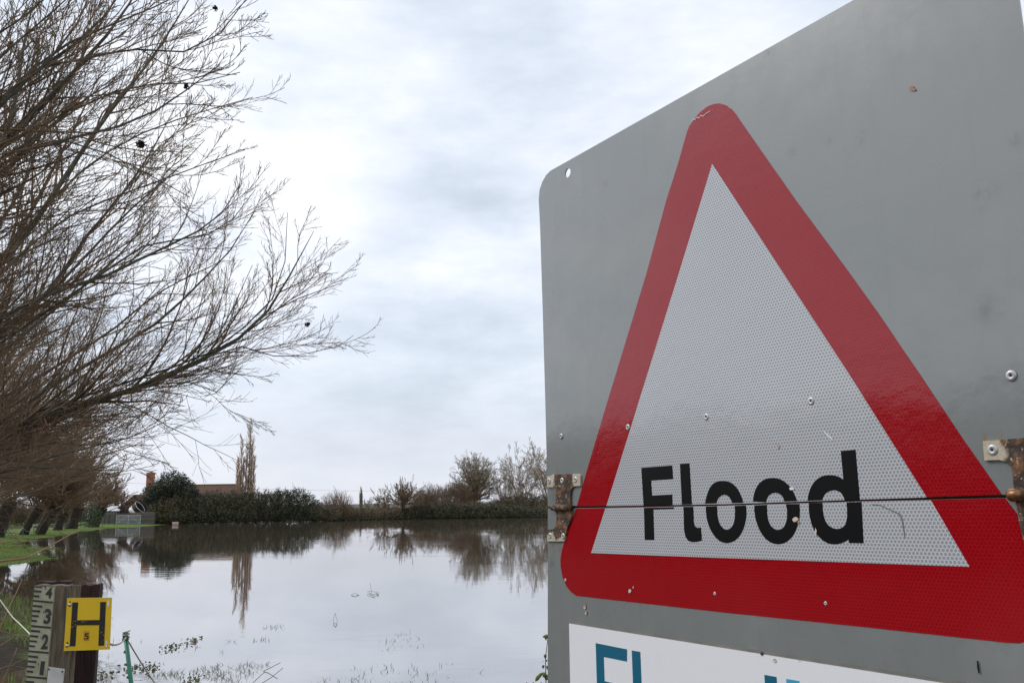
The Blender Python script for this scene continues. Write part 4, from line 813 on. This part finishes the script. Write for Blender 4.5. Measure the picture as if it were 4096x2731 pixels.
# ------------------------------------------------------------ the flood sign
SZ = .8
YAW = -0.9970887
class SignPlane(Plane):
    def __init__(s):
        lean, phi = .0054131, .0091443
        s.O = np.array([.463014081, 1.88320124, -.112496871])*SZ+np.array([0, 0, EYE]); s.U = np.array([math.cos(YAW), math.sin(YAW), 0.]); n_ = np.array([-math.sin(YAW), math.cos(YAW), 0])
        s.V = np.array([0, 0, 1.])*math.cos(lean)+n_*math.sin(lean)
        s.U, s.V = s.U*math.cos(phi)+s.V*math.sin(phi), s.V*math.cos(phi)-s.U*math.sin(phi); s.Nn = np.cross(s.U, s.V)
sp_ = SignPlane()
Lm = sp_.mat()
def sign_mat(name, kind):
    m = bpy.data.materials.new(name); m.use_nodes = True; t = m.node_tree; t.nodes.clear()
    co = N(t, 'ShaderNodeTexCoord').outputs['Object']
    big = N(t, 'ShaderNodeTexNoise', ins={'Vector': co, 'Scale': 3.2, 'Detail': 5., 'Roughness': .55}).outputs[0]
    fine = N(t, 'ShaderNodeTexNoise', ins={'Vector': co, 'Scale': 45., 'Detail': 6., 'Roughness': .65}).outputs[0]
    mid = N(t, 'ShaderNodeTexNoise', ins={'Vector': co, 'Scale': 13., 'Detail': 6., 'Roughness': .6}).outputs[0]
    # honeycomb cells of the reflective sheeting
    pitch = .0058
    sc = vmath(t, 'SCALE', co); t.nodes[-1].inputs['Scale'].default_value = 1/pitch
    r = (1., 1.7320508, 1.)
    def cell(off):
        a = vmath(t, 'ADD', sc, off); n_ = N(t, 'ShaderNodeVectorMath', operation='MODULO'); 
        a = vmath(t, 'ADD', a, (200*r[0], 200*r[1], 0)); t.links.new(a, n_.inputs[0]); n_.inputs[1].default_value = r
        return vmath(t, 'MULTIPLY', vmath(t, 'SUBTRACT', n_.outputs[0], (r[0]/2, r[1]/2, 0)), (1, 1, 0))
    A = cell((0, 0, 0)); B = cell((r[0]/2, r[1]/2, 0))
    def hexd(v):
        a = vmath(t, 'ABSOLUTE', v); s = N(t, 'ShaderNodeSeparateXYZ', ins={0: a}).outputs[0]
        return math_(t, 'MAXIMUM', s, vmath(t, 'DOT_PRODUCT', a, (.5, .8660254, 0)))
    hd = math_(t, 'MINIMUM', hexd(A), hexd(B))
    edge = smooth(t, hd, .31, .46)
    coat = 0.; bump = None; rough = .3; met = 0.
    if kind == 'grey':
        c = mixc(t, smooth(t, mid, .3, .75), (.216, .228, .221), (.192, .204, .200))
        strk = N(t, 'ShaderNodeTexNoise', ins={'Vector': vmath(t, 'MULTIPLY', co, (38, 1.6, 1)), 'Scale': 1., 'Detail': 6., 'Roughness': .6}).outputs[0]
        c = mixc(t, smooth(t, strk, .52, .75, 0, .35), c, (.17, .18, .165))
        for (su, sv), rad in SMUDGE:
            dd_ = vmath(t, 'LENGTH', vmath(t, 'SUBTRACT', co, (su, sv, 0)))
            c = mixc(t, math_(t, 'MULTIPLY', smooth(t, dd_, 0., rad, .5, 0.), smooth(t, fine, .38, .66)), c, (.09, .09, .08)); c = mixc(t, smooth(t, fine, .70, .80, 0, .5), c, (.16, .16, .15)); c = mixc(t, smooth(t, big, .6, .8, 0, .25), c, (.25, .26, .255)); rough = smooth(t, mid, .3, .7, .20, .30)
        bump = (big, .10, .010)
        for (su, sv), rad in RUN:
            dd_ = vmath(t, 'LENGTH', vmath(t, 'MULTIPLY', vmath(t, 'SUBTRACT', co, (su, sv, 0)), (2.6, 1, 1)))
            c = mixc(t, math_(t, 'MULTIPLY', smooth(t, dd_, 0., rad, .7, 0.), smooth(t, fine, .38, .62)), c, (.26, .13, .04))
    elif kind == 'back':
        c = mixc(t, mid, (.30, .31, .30), (.22, .22, .21)); rough = .5
    elif kind == 'red':
        c = mixc(t, edge, (.27, .0015, .005), (.37, .004, .010)); c = mixc(t, smooth(t, fine, .66, .78, 0, .35), c, (.42, .05, .05)); c = mixc(t, smooth(t, big, .5, .8, 0, .3), c, (.36, .02, .025)); rough = .17
        bump = (mid, .35, .004)
    elif kind == 'white':
        c = mixc(t, edge, (.32, .318, .335), (.59, .62, .64)); c = mixc(t, smooth(t, mid, .55, .8, 0, .35), c, (.52, .50, .47)); rough = .18
        bump = (mid, .25, .003)
    elif kind == 'black':
        c = mixc(t, smooth(t, fine, .66, .8, 0, .4), (.004, .004, .004), (.06, .06, .055)); rough = .45
    elif kind == 'plate':
        c = mixc(t, smooth(t, mid, .55, .85, 0, .3), (.78, .78, .80), (.66, .63, .58)); rough = .35
    elif kind == 'teal': c = mixc(t, smooth(t, fine, .72, .8, 0, .7), (.008, .12, .20), (.25, .4, .46)); rough = .35
    elif kind == 'sky_blue': c = mixc(t, .5, (.05, .36, .55), (.05, .36, .55)); rough = .35
    elif kind == 'dirt': c = mixc(t, smooth(t, mid, .35, .6), (.21, .20, .175), (.16, .155, .14)); rough = .6
    elif kind == 'chip': c = mixc(t, smooth(t, fine, .45, .6), (.62, .54, .46), (.35, .2, .12)); rough = .8
    elif kind == 'rust':
        px_ = N(t, 'ShaderNodeSeparateXYZ', ins={0: co}); n_ = math_(t, 'ADD', mid, math_(t, 'MULTIPLY', fine, .8))
        at2 = N(t, 'ShaderNodeAttribute', attribute_name='paint').outputs['Fac']
        k = smooth(t, math_(t, 'SUBTRACT', n_, math_(t, 'MULTIPLY', at2, .75)), .42, .6)
        c = mixc(t, smooth(t, fine, .46, .70), (.032, .018, .011), (.27, .115, .04)); sp2 = N(t, 'ShaderNodeTexNoise', ins={'Vector': co, 'Scale': 190., 'Detail': 3.}).outputs[0]
        c = mixc(t, smooth(t, sp2, .6, .72), c, (.50, .34, .2)); c = mixc(t, k, mixc(t, smooth(t, mid, .4, .8), (.50, .44, .34), (.42, .30, .16)), c); rough = .6; bump = (fine, .9, .003)
    bs = N(t, 'ShaderNodeBsdfPrincipled', ins={'Base Color': c, 'Roughness': rough, 'Metallic': met})
    if kind in ('grey', 'red', 'white'):
        bs.inputs['Coat Weight'].default_value = 1.; bs.inputs['Coat IOR'].default_value = {'red': 1.36, 'white': 1.48, 'grey': 1.66}[kind]; bs.inputs['Coat Roughness'].default_value = .045 if kind != 'grey' else .055
    if kind == 'red': bs.inputs['Specular IOR Level'].default_value = .3
    if kind == 'black': bs.inputs['Specular IOR Level'].default_value = .15
    if bump:
        h_ = bump[0]
        if kind in ('red', 'white'): h_ = math_(t, 'ADD', bump[0], math_(t, 'MULTIPLY', edge, .012))
        bn_ = N(t, 'ShaderNodeBump', ins={'Strength': bump[1], 'Distance': bump[2], 'Height': h_}).outputs[0]; t.links.new(bn_, bs.inputs['Normal'])
        if kind in ('red', 'white', 'grey'): t.links.new(N(t, 'ShaderNodeBump', ins={'Strength': .12, 'Distance': .004, 'Height': mid}).outputs[0], bs.inputs['Coat Normal'])
    N(t, 'ShaderNodeOutputMaterial', ins={0: bs.outputs[0]}); return m
SMUDGE = [(sp_.uv([p_])[0], r__) for p_, r__ in (((3093, 205), .03), ((3075, 218), .018), ((3960, 1235), .035), ((3445, 552), .018), ((3168, 615), .016), ((3312, 560), .014), ((3935, 780), .03), ((2785, 350), .02), ((2210, 1990), .03), ((2205, 2250), .02), ((2420, 740), .014), ((3985, 2560), .03), ((4070, 560), .02))]
RUN = [(sp_.uv([p_])[0], r__) for p_, r__ in (((2230, 1885), .016), ((3940, 1755), .014), ((4000, 1748), .016), ((2215, 2200), .03), ((2240, 2185), .022), ((2265, 2080), .02))]
SM = {k: sign_mat('sign_'+k, k) for k in ('grey', 'back', 'red', 'white', 'black', 'plate', 'teal', 'sky_blue', 'dirt', 'chip', 'rust')}
sign = empty('flood_sign', (0, 0, 0), 'large hinged grey metal road sign with a red bordered triangle reading Flood', 'sign'); sign.matrix_world = Lm
U = lambda pts, inv=(1, 0, 0), z=0.: sp_.uv(pts, z, inv)
def pr(name, pts, z0, z1, mat, parent): return MB().prism(pts, z0, z1).build(name, SM[mat], parent)
TH = .003
# upper panel with the round hole
left = U([(2191, 2024), (2181, 1600), (2171, 1250), (2160, 900), (2155, 800), (2158, 760), (2169, 728), (2184, 701), (2202, 683), (2220, 673)])
e0, e1_ = np.array(U([(2220, 673)])[0]), np.array(U([(3415, 0)])[0]); sl2 = (e1_[1]-e0[1])/(e1_[0]-e0[0])
ru = U([(4075, 0)])[0][0]; rl_ = U([(4096, 1300)])[0]
ru = U([(4086, 70)])[0][0]; tv_ = e0[1]+(ru-e0[0])*sl2; R_ = .055
corner = [(ru-R_+R_*math.sin(a), tv_-R_+R_*math.cos(a)) for a in np.linspace(.05, math.pi/2, 8)]
jb = U([(4038.7, 1976.7), (3449.7, 1996), (2900, 2014), (2191, 2024)]); js = (jb[0][1]-jb[2][1])/(jb[0][0]-jb[2][0])
jr = (ru, jb[0][1]+js*(ru-jb[0][0]))
outline = left[:-1]+[tuple(e0)]+corner+[jr]+jb[:-1]
hc = np.array(U([(2271, 692)])[0]); hr = .0105
hole = [(hc[0]+hr*math.cos(a), hc[1]+hr*math.sin(a)) for a in np.linspace(0, 2*math.pi, 24, endpoint=False)]
from mathutils.geometry import tessellate_polygon
allp = [tuple(map(float, p_)) for p_ in outline]+[tuple(map(float, p_)) for p_ in hole]
tris = tessellate_polygon([[Vector((p_[0], p_[1], 0)) for p_ in outline], [Vector((p_[0], p_[1], 0)) for p_ in hole[::-1]]])
no_, nh_ = len(outline), len(hole); idm = list(range(no_))+[no_+nh_-1-i for i in range(nh_)]
mu_ = MB(); mu_.v = [(p_[0], p_[1], 0.) for p_ in allp]+[(p_[0], p_[1], -TH) for p_ in allp]; nt_ = len(allp)
for t3 in tris:
    t3 = [idm[i] for i in t3]; mu_.f += [t3, [nt_+i for i in t3[::-1]]]
for lo_, n_ in ((0, no_), (no_, nh_)):
    for i in range(n_): j = (i+1) % n_; mu_.f.append([lo_+i, lo_+j, nt_+lo_+j, nt_+lo_+i])
upper = mu_.build('upper_panel', SM['grey'], sign)
lt = U([(2191, 2033), (2900, 2020.5), (3449.7, 2003.5), (4038.7, 1990)]); js2 = (lt[3][1]-lt[1][1])/(lt[3][0]-lt[1][0])
ll = U([(2191, 2731)])[0]; dlt = (np.array(ll)-np.array(lt[0])); lb = np.array(ll)+dlt*1.15
lower = pr('lower_panel', lt+[(ru+.002, lt[3][1]+js2*(ru+.002-lt[3][0])), (ru+.002, lb[1]), tuple(lb)], -TH, 0, 'grey', sign)
# triangle faces
mir = [(-u_, v_+.003) for u_, v_ in U([(2305.6, 2381.4), (2284, 2366), (2266, 2343), (2251.5, 2310.7), (2242.9, 2263.8), (2242, 2235), (2248, 2199), (2262, 2152)])]
redU = U([(2307.8, 2024), (2349, 1877.8), (2399.4, 1708), (2432, 1600), (2584.7, 1100), (2666, 800), (2712, 657), (2748, 530), (2758, 504), (2773.5, 483), (2788, 463), (2806, 445), (2830, 427), (2855, 417), (2880, 414.5), (2906, 422), (2926.5, 437), (2944, 457), (2967, 492), (3000, 539), (3178.5, 794), (3392.7, 1084), (3517.7, 1258), (3611, 1396), (3677, 1492), (3771.7, 1634), (3850, 1751), (4009, 1977.5), (3449.7, 1996.5), (2900, 2014.5)])
redL = U([(2305.6, 2033), (2900, 2021), (3449.7, 2004), (4021, 1991), (4096, 2089)])+mir[::-1]+U([(4023, 2568), (3842, 2548), (3449.7, 2505), (2900, 2448.2), (2605, 2415), (2424.7, 2395), (2305.6, 2381.4), (2284, 2366), (2266, 2343), (2251.5, 2310.7), (2242.9, 2263.8), (2242, 2235), (2248, 2199), (2262, 2152), (2280, 2098)])
pr('red_border', redU, .0002, .0005, 'red', upper); pr('red_border', redL, .0002, .0005, 'red', lower)
pr('white_face', U([(2427, 2023), (2558, 1600), (2714.8, 1100), (2850, 656), (3398.7, 1498), (3709, 1988.5), (3449.7, 1997), (2900, 2015)]), .0006, .0009, 'white', upper)
pr('white_face', U([(2423, 2031.8), (2900, 2021.5), (3449.7, 2004.5), (3724.6, 1999.5), (3880, 2265.5), (2900, 2230.5), (2365.5, 2210.5)]), .0006, .0009, 'white', lower)
IA = (2.851, 2240, 1780); IB = (2.851, 2840, 1780)
for inv, pts, par in ((IA, [(932, 257), (1285, 230), (1295, 385), (1045, 402), (1055, 572), (1285, 560), (1290, 678), (958, 688)], upper), (IA, [(962, 712), (1303, 706), (1303, 724), (1070, 732), (1080, 1078), (972, 1078)], lower),
      (IA, [(1373, 212), (1482, 206), (1510, 672), (1396, 675)], upper), (IA, [(1413, 703), (1525, 700), (1533, 890), (1545, 925), (1575, 940), (1612, 936), (1625, 1082), (1570, 1100), (1510, 1103), (1465, 1085), (1435, 1040), (1420, 960)], lower),
      (IA, [(1660, 665), (1666, 625), (1676, 585), (1690, 540), (1708, 495), (1732, 458), (1760, 432), (1795, 414), (1830, 407), (1865, 406), (1905, 409), (1945, 421), (1980, 442), (2010, 470), (2036, 505), (2058, 548), (2080, 598), (2096, 655), (1970, 658), (1962, 635), (1950, 610), (1930, 584), (1905, 568), (1880, 563), (1855, 568), (1832, 581), (1812, 603), (1798, 630), (1788, 662)], upper),
      (IA, [(1668, 697), (1669, 745), (1674, 800), (1684, 855), (1698, 905), (1718, 955), (1745, 1003), (1778, 1048), (1815, 1083), (1858, 1106), (1905, 1115), (1952, 1107), (1998, 1086), (2038, 1052), (2070, 1010), (2095, 958), (2114, 900), (2126, 845), (2132, 785), (2131, 735), (2125, 685), (1998, 690), (2001, 745), (2000, 800), (1995, 850), (1982, 900), (1960, 935), (1932, 956), (1905, 963), (1878, 955), (1852, 932), (1832, 903), (1814, 862), (1803, 815), (1798, 755), (1797, 693)], lower),
      (IB, [(497, 640), (499, 600), (507, 555), (520, 512), (540, 470), (567, 433), (600, 404), (640, 384), (685, 373), (730, 371), (775, 377), (818, 392), (858, 416), (895, 448), (927, 486), (955, 530), (978, 580), (998, 635), (853, 640), (846, 612), (830, 582), (808, 559), (778, 544), (745, 540), (713, 546), (686, 563), (664, 590), (650, 620), (645, 650)], upper),
      (IB, [(510, 685), (511, 740), (517, 795), (528, 850), (545, 905), (570, 965), (602, 1020), (642, 1068), (688, 1102), (735, 1121), (785, 1127), (835, 1120), (882, 1097), (925, 1062), (960, 1018), (987, 965), (1008, 905), (1022, 850), (1029, 790), (1030, 730), (1026, 668), (870, 670), (882, 720), (885, 775), (882, 830), (872, 880), (852, 925), (818, 955), (775, 965), (738, 953), (706, 925), (682, 885), (665, 835), (657, 770), (655, 678)], lower),
      (IB, [(1120, 632), (1123, 590), (1132, 545), (1146, 500), (1168, 456), (1197, 415), (1235, 380), (1275, 356), (1318, 343), (1360, 339), (1400, 340), (1440, 347), (1480, 361), (1527, 391), (1497, 65), (1665, 50), (1715, 620), (1540, 626), (1531, 595), (1515, 563), (1490, 534), (1458, 517), (1420, 512), (1382, 517), (1348, 531), (1318, 555), (1297, 588), (1283, 625)], upper),
      (IB, [(1132, 658), (1132, 715), (1137, 775), (1147, 835), (1162, 890), (1185, 950), (1215, 1003), (1255, 1052), (1302, 1092), (1353, 1117), (1410, 1127), (1462, 1125), (1510, 1113), (1550, 1095), (1588, 1070), (1590, 1112), (1757, 1115), (1733, 645), (1562, 650), (1568, 720), (1570, 780), (1566, 840), (1552, 895), (1530, 925), (1497, 945), (1460, 952), (1420, 948), (1382, 932), (1348, 903), (1322, 862), (1304, 812), (1293, 755), (1288, 655)], lower)):
    pr('letter', U(pts, inv), .0010, .0013, 'black', par)
# backing rail seen through the joint, frame and posts behind
ja, jbb = np.array(lt[0]), np.array([ru, lt[3][1]+js2*(ru-lt[3][0])]); mid_ = (ja+jbb)/2
GAPM = pbr('olive_rail', (.14, .125, .07), .9, col2=(.06, .065, .03), scale=25)  # olive tone, mottled darker, for the rail in the joint
MB().box((mid_[0], mid_[1]+.002, -.030), (jbb[0]-ja[0]-.004, .05, .03), rz=math.atan2(jbb[1]-ja[1], jbb[0]-ja[0])).build('back_rail', GAPM, sign)
for xx in (-.3, .3): MB().box((xx, -.55, -.09), (.08, 2.1, .08)).build('support_post', SM['back'], sign)
# white notice below
n0, n1 = np.array(U([(2278, 2492)])[0]), np.array(U([(3780, 2731)])[0]); dn = (n1-n0)/np.linalg.norm(n1-n0); nr = n0+dn*1.06
notice = pr('notice_plate', [tuple(n0), tuple(nr), (nr[0], nr[1]-.42), tuple(np.array(U([(2278, 2731)])[0])+np.array([0, -.32]))], .0002, .0012, 'plate', sign)
r0_ = np.array(U([(2273, 2481)])[0]); pr('grime_strip', [tuple(r0_), tuple(r0_+dn*1.07), tuple(nr+np.array([.004, -.0004])), tuple(n0+np.array([-.004, -.0004]))], .00005, .00018, 'dirt', lower)
IC = (1.96, 2240, 2450)
dwn = lambda p, k: (p[0], p[1]-k)
a = U([(284, 235), (530, 284), (530, 380), (348, 343)], IC); pr('notice_letter', [a[0], a[1], a[2], a[3], dwn(a[3], .045), dwn((a[2][0]-.02, a[3][1]), .045), dwn((a[2][0]-.02, a[3][1]), .072), dwn(a[3], .072), dwn(a[3], .16), dwn((a[0][0], a[3][1]), .16)], .0013, .0016, 'teal', notice)
for pts, mt, nm in (([(567, 292), (634, 304)], 'teal', 'notice_letter'), ([(1607, 483), (1702, 500)], 'teal', 'notice_letter'), ([(1778, 514), (1881, 532)], 'sky_blue', 'notice_letter')):
    a = U(pts, IC); pr(nm, [a[0], a[1], dwn(a[1], .17), dwn(a[0], .17)], .0013, .0016, mt, notice)
a = U([(1955, 547), (2012, 556)], IC); pr('notice_mark', [a[0], a[1], dwn(a[1], .03), dwn(a[0], .03)], .0013, .0016, 'back', notice)
# hinges
def paint_attr(o, fn):
    at2 = o.data.attributes.new('paint', 'FLOAT', 'POINT'); at2.data.foreach_set('value', [float(fn(v_.co)) for v_ in o.data.vertices])
def dense(pts, z0, z1, name, parent, fn):
    o = MB().prism(pts, z0, z1).build(name, SM['rust'], parent, bevel=.0004)
    bm = bmesh.new(); bm.from_mesh(o.data); bmesh.ops.subdivide_edges(bm, edges=[e for e in bm.edges if e.calc_length() > .008], cuts=3, use_grid_fill=True); bmesh.ops.triangulate(bm, faces=bm.faces[:]); bm.to_mesh(o.data); bm.free(); paint_attr(o, fn); return o
RIV = pbr('rivet_aluminium', (.55, .55, .54), .4, metallic=.5, var=.2, scale=60)
RIVD = pbr('rivet_hole', (.03, .02, .02), .7)
def rivet(c_, r, z, parent, nm='rivet'):
    m_ = MB(); b = 0; prof = [(r, 0), (r*.97, r*.10), (r*.8, r*.20), (r*.36, r*.26), (r*.26, r*.12)]; n_ = 16
    for rr_, zz_ in prof:
        for k in range(n_): m_.v.append((c_[0]+rr_*math.cos(k*2*math.pi/n_), c_[1]+rr_*math.sin(k*2*math.pi/n_), z+zz_))
    for j in range(len(prof)-1):
        for k in range(n_): k2 = (k+1) % n_; m_.f.append([j*n_+k, j*n_+k2, (j+1)*n_+k2, (j+1)*n_+k])
    o = m_.build(nm, RIV, parent, True); m2 = MB().prism([(c_[0]+r*.28*math.cos(k*.785), c_[1]+r*.28*math.sin(k*.785)) for k in range(8)], z+r*.05, z+r*.14)
    me2 = m2.build('tmp', RIVD, None); d_ = me2.data; bpy.data.objects.remove(me2)
    # join the dark core into the rivet as a second material
    bm = bmesh.new(); bm.from_mesh(o.data); nf = len(bm.faces); bm.from_mesh(d_); bm.faces.ensure_lookup_table()
    for f in bm.faces[nf:]: f.material_index = 1
    bm.to_mesh(o.data); bm.free(); o.data.materials.append(RIVD); return o
IZ = (3.92, 2150, 1850); HZ = .004
hl_ = empty('hinge'); hl_.parent = sign; hl_['label'] = 'badly rusted left hinge with cream paint left at its corners'
up_h = U([(145, 215), (215, 205), (225, 185), (440, 178), (655, 175), (672, 200), (672, 365), (590, 368), (555, 380), (532, 410), (522, 450), (515, 560), (515, 660), (285, 660), (283, 560), (278, 460), (262, 410), (225, 385), (148, 385)], IZ, HZ)
cx1 = (up_h[0][0]+up_h[5][0])/2; hw1 = (up_h[5][0]-up_h[0][0])/2; top1 = up_h[4][1]
fnL = lambda co_: max(0, (abs(co_[0]-cx1)/hw1-.35)/.45)*(1 if co_[1] > top1-.03 else .15)
dense(up_h, .0002, HZ, 'upper_leaf', hl_, fnL)
lo_h = U([(290, 755), (540, 755), (530, 860), (500, 950), (465, 1030), (440, 1130), (415, 1232), (150, 1232), (148, 1048), (235, 1045), (268, 1025), (288, 970), (297, 860)], IZ, HZ)
bot1 = lo_h[7][1]; cx2 = (lo_h[6][0]+lo_h[7][0])/2
dense(lo_h, .0002, HZ, 'lower_leaf', hl_, lambda co_: max(0, 1-(co_[1]-bot1)/.03)*max(.5, min(1, abs(co_[0]-cx2)/.02)) if co_[1] < bot1+.03 else 0.)
ka, kb, kc = U([(232, 706), (285, 706), (540, 700)], IZ, HZ)
MB().tube([(kb[0]-.001, kb[1], .006), (kc[0], kc[1], .006)], .0072, 14).build('knuckle', SM['rust'], hl_, True)
MB().tube([(ka[0], ka[1], .006), (ka[0]+.003, ka[1], .006), (kb[0], kb[1], .006)], [.004, .006, .006], 12).build('pin', SM['rust'], hl_, True)
for q_ in ((183, 287), (385, 280), (595, 265), (197, 1143), (403, 1150)): rivet(U([q_], IZ, HZ)[0], .0064, HZ, hl_)
IY = (2.851, 3800, 1650)
hr_ = empty('hinge'); hr_.parent = sign; hr_['label'] = 'right hinge with speckled cream paint and a coppery worn pin'
up_r = U([(370, 325), (844, 287), (1330, 250), (1340, 470), (1200, 490), (1140, 560), (1110, 880), (724, 880), (720, 790), (712, 680), (690, 612), (645, 562), (560, 540), (390, 547)], IY, HZ)
cx3 = (up_r[0][0]+up_r[2][0])/2; hw3 = (up_r[2][0]-up_r[0][0])/2
dense(up_r, .0002, HZ, 'upper_leaf', hr_, lambda co_: max(0., min(1., (abs(co_[0]-cx3)/hw3-.25)/.5)))
lo_r = U([(755, 1000), (1110, 1000), (1190, 1400), (1320, 1500), (1320, 1720), (900, 1740), (830, 1420), (775, 1180)], IY, HZ); dense(lo_r, .0009, HZ+.0007, 'lower_leaf', hr_, lambda co_: .35)
ka, kb = U([(680, 940), (1160, 900)], IY, HZ)
COP = pbr('worn_pin', (.35, .16, .07), .35, metallic=.6, col2=(.03, .015, .012), scale=45)
MB().tube([(ka[0]+.02, ka[1], .007), (kb[0], kb[1], .007)], .0088, 14).build('knuckle', SM['rust'], hr_, True); MB().tube([(ka[0], ka[1], .007), (ka[0]+.003, ka[1], .007), (ka[0]+.022, ka[1], .007)], [.006, .0082, .0082], 14).build('pin', COP, hr_, True)
rivet(U([(485, 425)], IY, HZ)[0], .0072, HZ, hr_)
# rivets, chips and scars
for (x, y), r, par in (((3246, 1604), .0065, upper), ((2827, 1667), .0062, upper), ((2513, 1708), .006, upper), ((2246.5, 1744), .006, upper), ((4046, 1502), .0072, upper)): rivet(U([(x, y)])[0], r, .0009, par)
for (x, y), r in (((2860, 2373), .003), ((3303, 2412), .003), ((2262, 2319), .0035)): rivet(U([(x, y)])[0], r, .0006, lower)
def chip(cx_, cy_, rx, ry, par, mt='chip', seed=0, z=.0014, nm='paint_chip'):
    r_ = np.random.default_rng(seed); k = 9; a = np.linspace(0, 2*np.pi, k, endpoint=False)
    pr(nm, U([(cx_+rx*math.cos(t_)*r_.uniform(.6, 1.2), cy_-ry*math.sin(t_)*r_.uniform(.6, 1.2)) for t_ in a]), z, z+.0003, mt, par)
for i, (x, y, a_, b2, par, mt) in enumerate(((3652, 358, 13, 11, upper, 'chip'), (2522, 2362, 7, 9, lower, 'chip'), (2341, 2424, 5, 12, lower, 'chip'), (2346, 2448, 5, 9, lower, 'chip'), (3170, 1953, 9, 7, upper, 'plate'), (3184, 2075, 13, 11, lower, 'chip'), (3197, 2088, 5, 8, lower, 'chip'),
      (3101, 2640, 8, 8, notice, 'chip'), (3050, 2612, 8, 10, lower, 'rust'), (3115, 1786, 6, 8, upper, 'chip'), (3266, 2125, 3, 17, lower, 'chip'), (2536, 2347, 3, 5, lower, 'chip'), (3200, 2640, 4, 4, notice, 'chip'), (2783, 2018, 1, 1, lower, 'chip'))): chip(x, y, a_, b2, par, mt, i, .0017)
# scuff near the apex and hairline scratch on the lower face
def hair(pts, w, par, mt, z=.0015, nm='scratch'):
    a = [np.array(p_) for p_ in U(pts)]; l_ = []; r_ = []
    for i in range(len(a)): d_ = a[min(i+1, len(a)-1)]-a[max(i-1, 0)]; n_ = np.array([-d_[1], d_[0]])/np.linalg.norm(d_)*w*(.4+.6*math.sin(math.pi*(i+.5)/len(a))); l_.append(tuple(a[i]+n_)); r_.append(tuple(a[i]-n_))
    pr(nm, l_+r_[::-1], z, z+.0002, mt, par)
hair([(2768, 490), (2776, 478), (2783, 480), (2790, 470), (2798, 474), (2806, 463), (2815, 466), (2826, 456), (2845, 445)], .0006, upper, 'plate')
hair([(3488, 2016), (3520, 2018), (3560, 2036), (3600, 2054), (3610, 2075), (3616, 2110), (3622, 2150)], .0008, lower, 'dirt')
hair([(3298, 1725), (3312, 1738), (3334, 1760)], .001, upper, 'plate'); hair([(3913, 2640), (3915, 2665), (3919, 2690)], .0012, lower, 'black')
# ------------------------------------------------------------ leafy shoot beside the sign
LFG = pbr('fresh_leaf', (.19, .24, .04), .45, col2=(.10, .15, .03), scale=30)
LFR = pbr('red_leaf', (.22, .06, .03), .5, scale=30)
vp = lambda x, y, d_=2.12: at(x, y, d_)
vo = empty('leafy_shoot', tuple(vp(2183, 2900)), 'thin climbing shoot with small yellow green leaves at the lower left edge of the sign', 'plant'); vof = np.array(vo.location)
MB().tube(resample([vp(2186, 2900), vp(2184, 2731), vp(2183, 2690), vp(2182, 2640), vp(2185, 2600), vp(2190, 2565), vp(2192, 2545)], 20), np.linspace(.0016, .0007, 20), 6).build('stem', TW, vo, True, off=vof)
def leaf(pts, d_, mat, nm='leaf'):
    a = np.array([vp(x, y, d_) for x, y in pts]); c_ = a.mean(0); m_ = MB(); m_.v = [tuple(p_) for p_ in a]+[tuple(c_+np.array([.003, -.006, .004]))]; n_ = len(a); m_.f = [[i, (i+1) % n_, n_] for i in range(n_)]; m_.build(nm, mat, vo, True, off=vof)
IV = lambda pts: [(2100+x/5.58, 2450+y/5.58) for x, y in pts]
for pts, d_, mt in (([(388, 540), (420, 495), (470, 475), (510, 480), (560, 500), (560, 560), (508, 580), (478, 572), (457, 615), (440, 560)], 2.08, LFG), ([(420, 925), (445, 918), (480, 920), (485, 985), (450, 1010), (420, 980)], 2.1, LFG), ([(440, 1070), (470, 1050), (505, 1060), (480, 1090)], 2.1, LFG), ([(382, 1105), (395, 1070), (418, 1062)], 2.1, LFG),
                    ([(372, 1190), (395, 1155), (430, 1160), (435, 1200), (408, 1250), (385, 1220)], 2.1, LFG), ([(465, 1190), (500, 1170), (560, 1200), (540, 1260), (490, 1260)], 2.13, LFG), ([(225, 1530), (232, 1450), (270, 1390), (330, 1340), (395, 1325), (400, 1380), (350, 1430), (300, 1500), (250, 1525)], 2.08, LFG),
                    ([(400, 1330), (450, 1320), (500, 1380), (560, 1420), (500, 1500), (450, 1500), (440, 1430), (395, 1440)], 2.11, LFG), ([(10, 1568), (25, 1545), (45, 1575), (30, 1640)], 2.1, LFR), ([(150, 1565), (175, 1545), (205, 1548), (190, 1620), (160, 1610)], 2.1, LFR), ([(330, 1575), (350, 1545), (370, 1570), (360, 1630)], 2.1, LFR)):
    leaf(IV(pts), d_, mt)
for a_, b_2 in (((2183, 2720), (2172, 2693)), ((2184, 2640), (2176, 2622)), ((2188, 2560), (2180, 2546)), ((2184, 2690), (2170, 2688))): MB().tube([vp(*a_), vp(*b_2)], .0007, 5).build('stalk', TW, vo, True, off=vof)
# a parented part inherits its thing's placement; meshes above are already offset
bpy.context.view_layer.update()
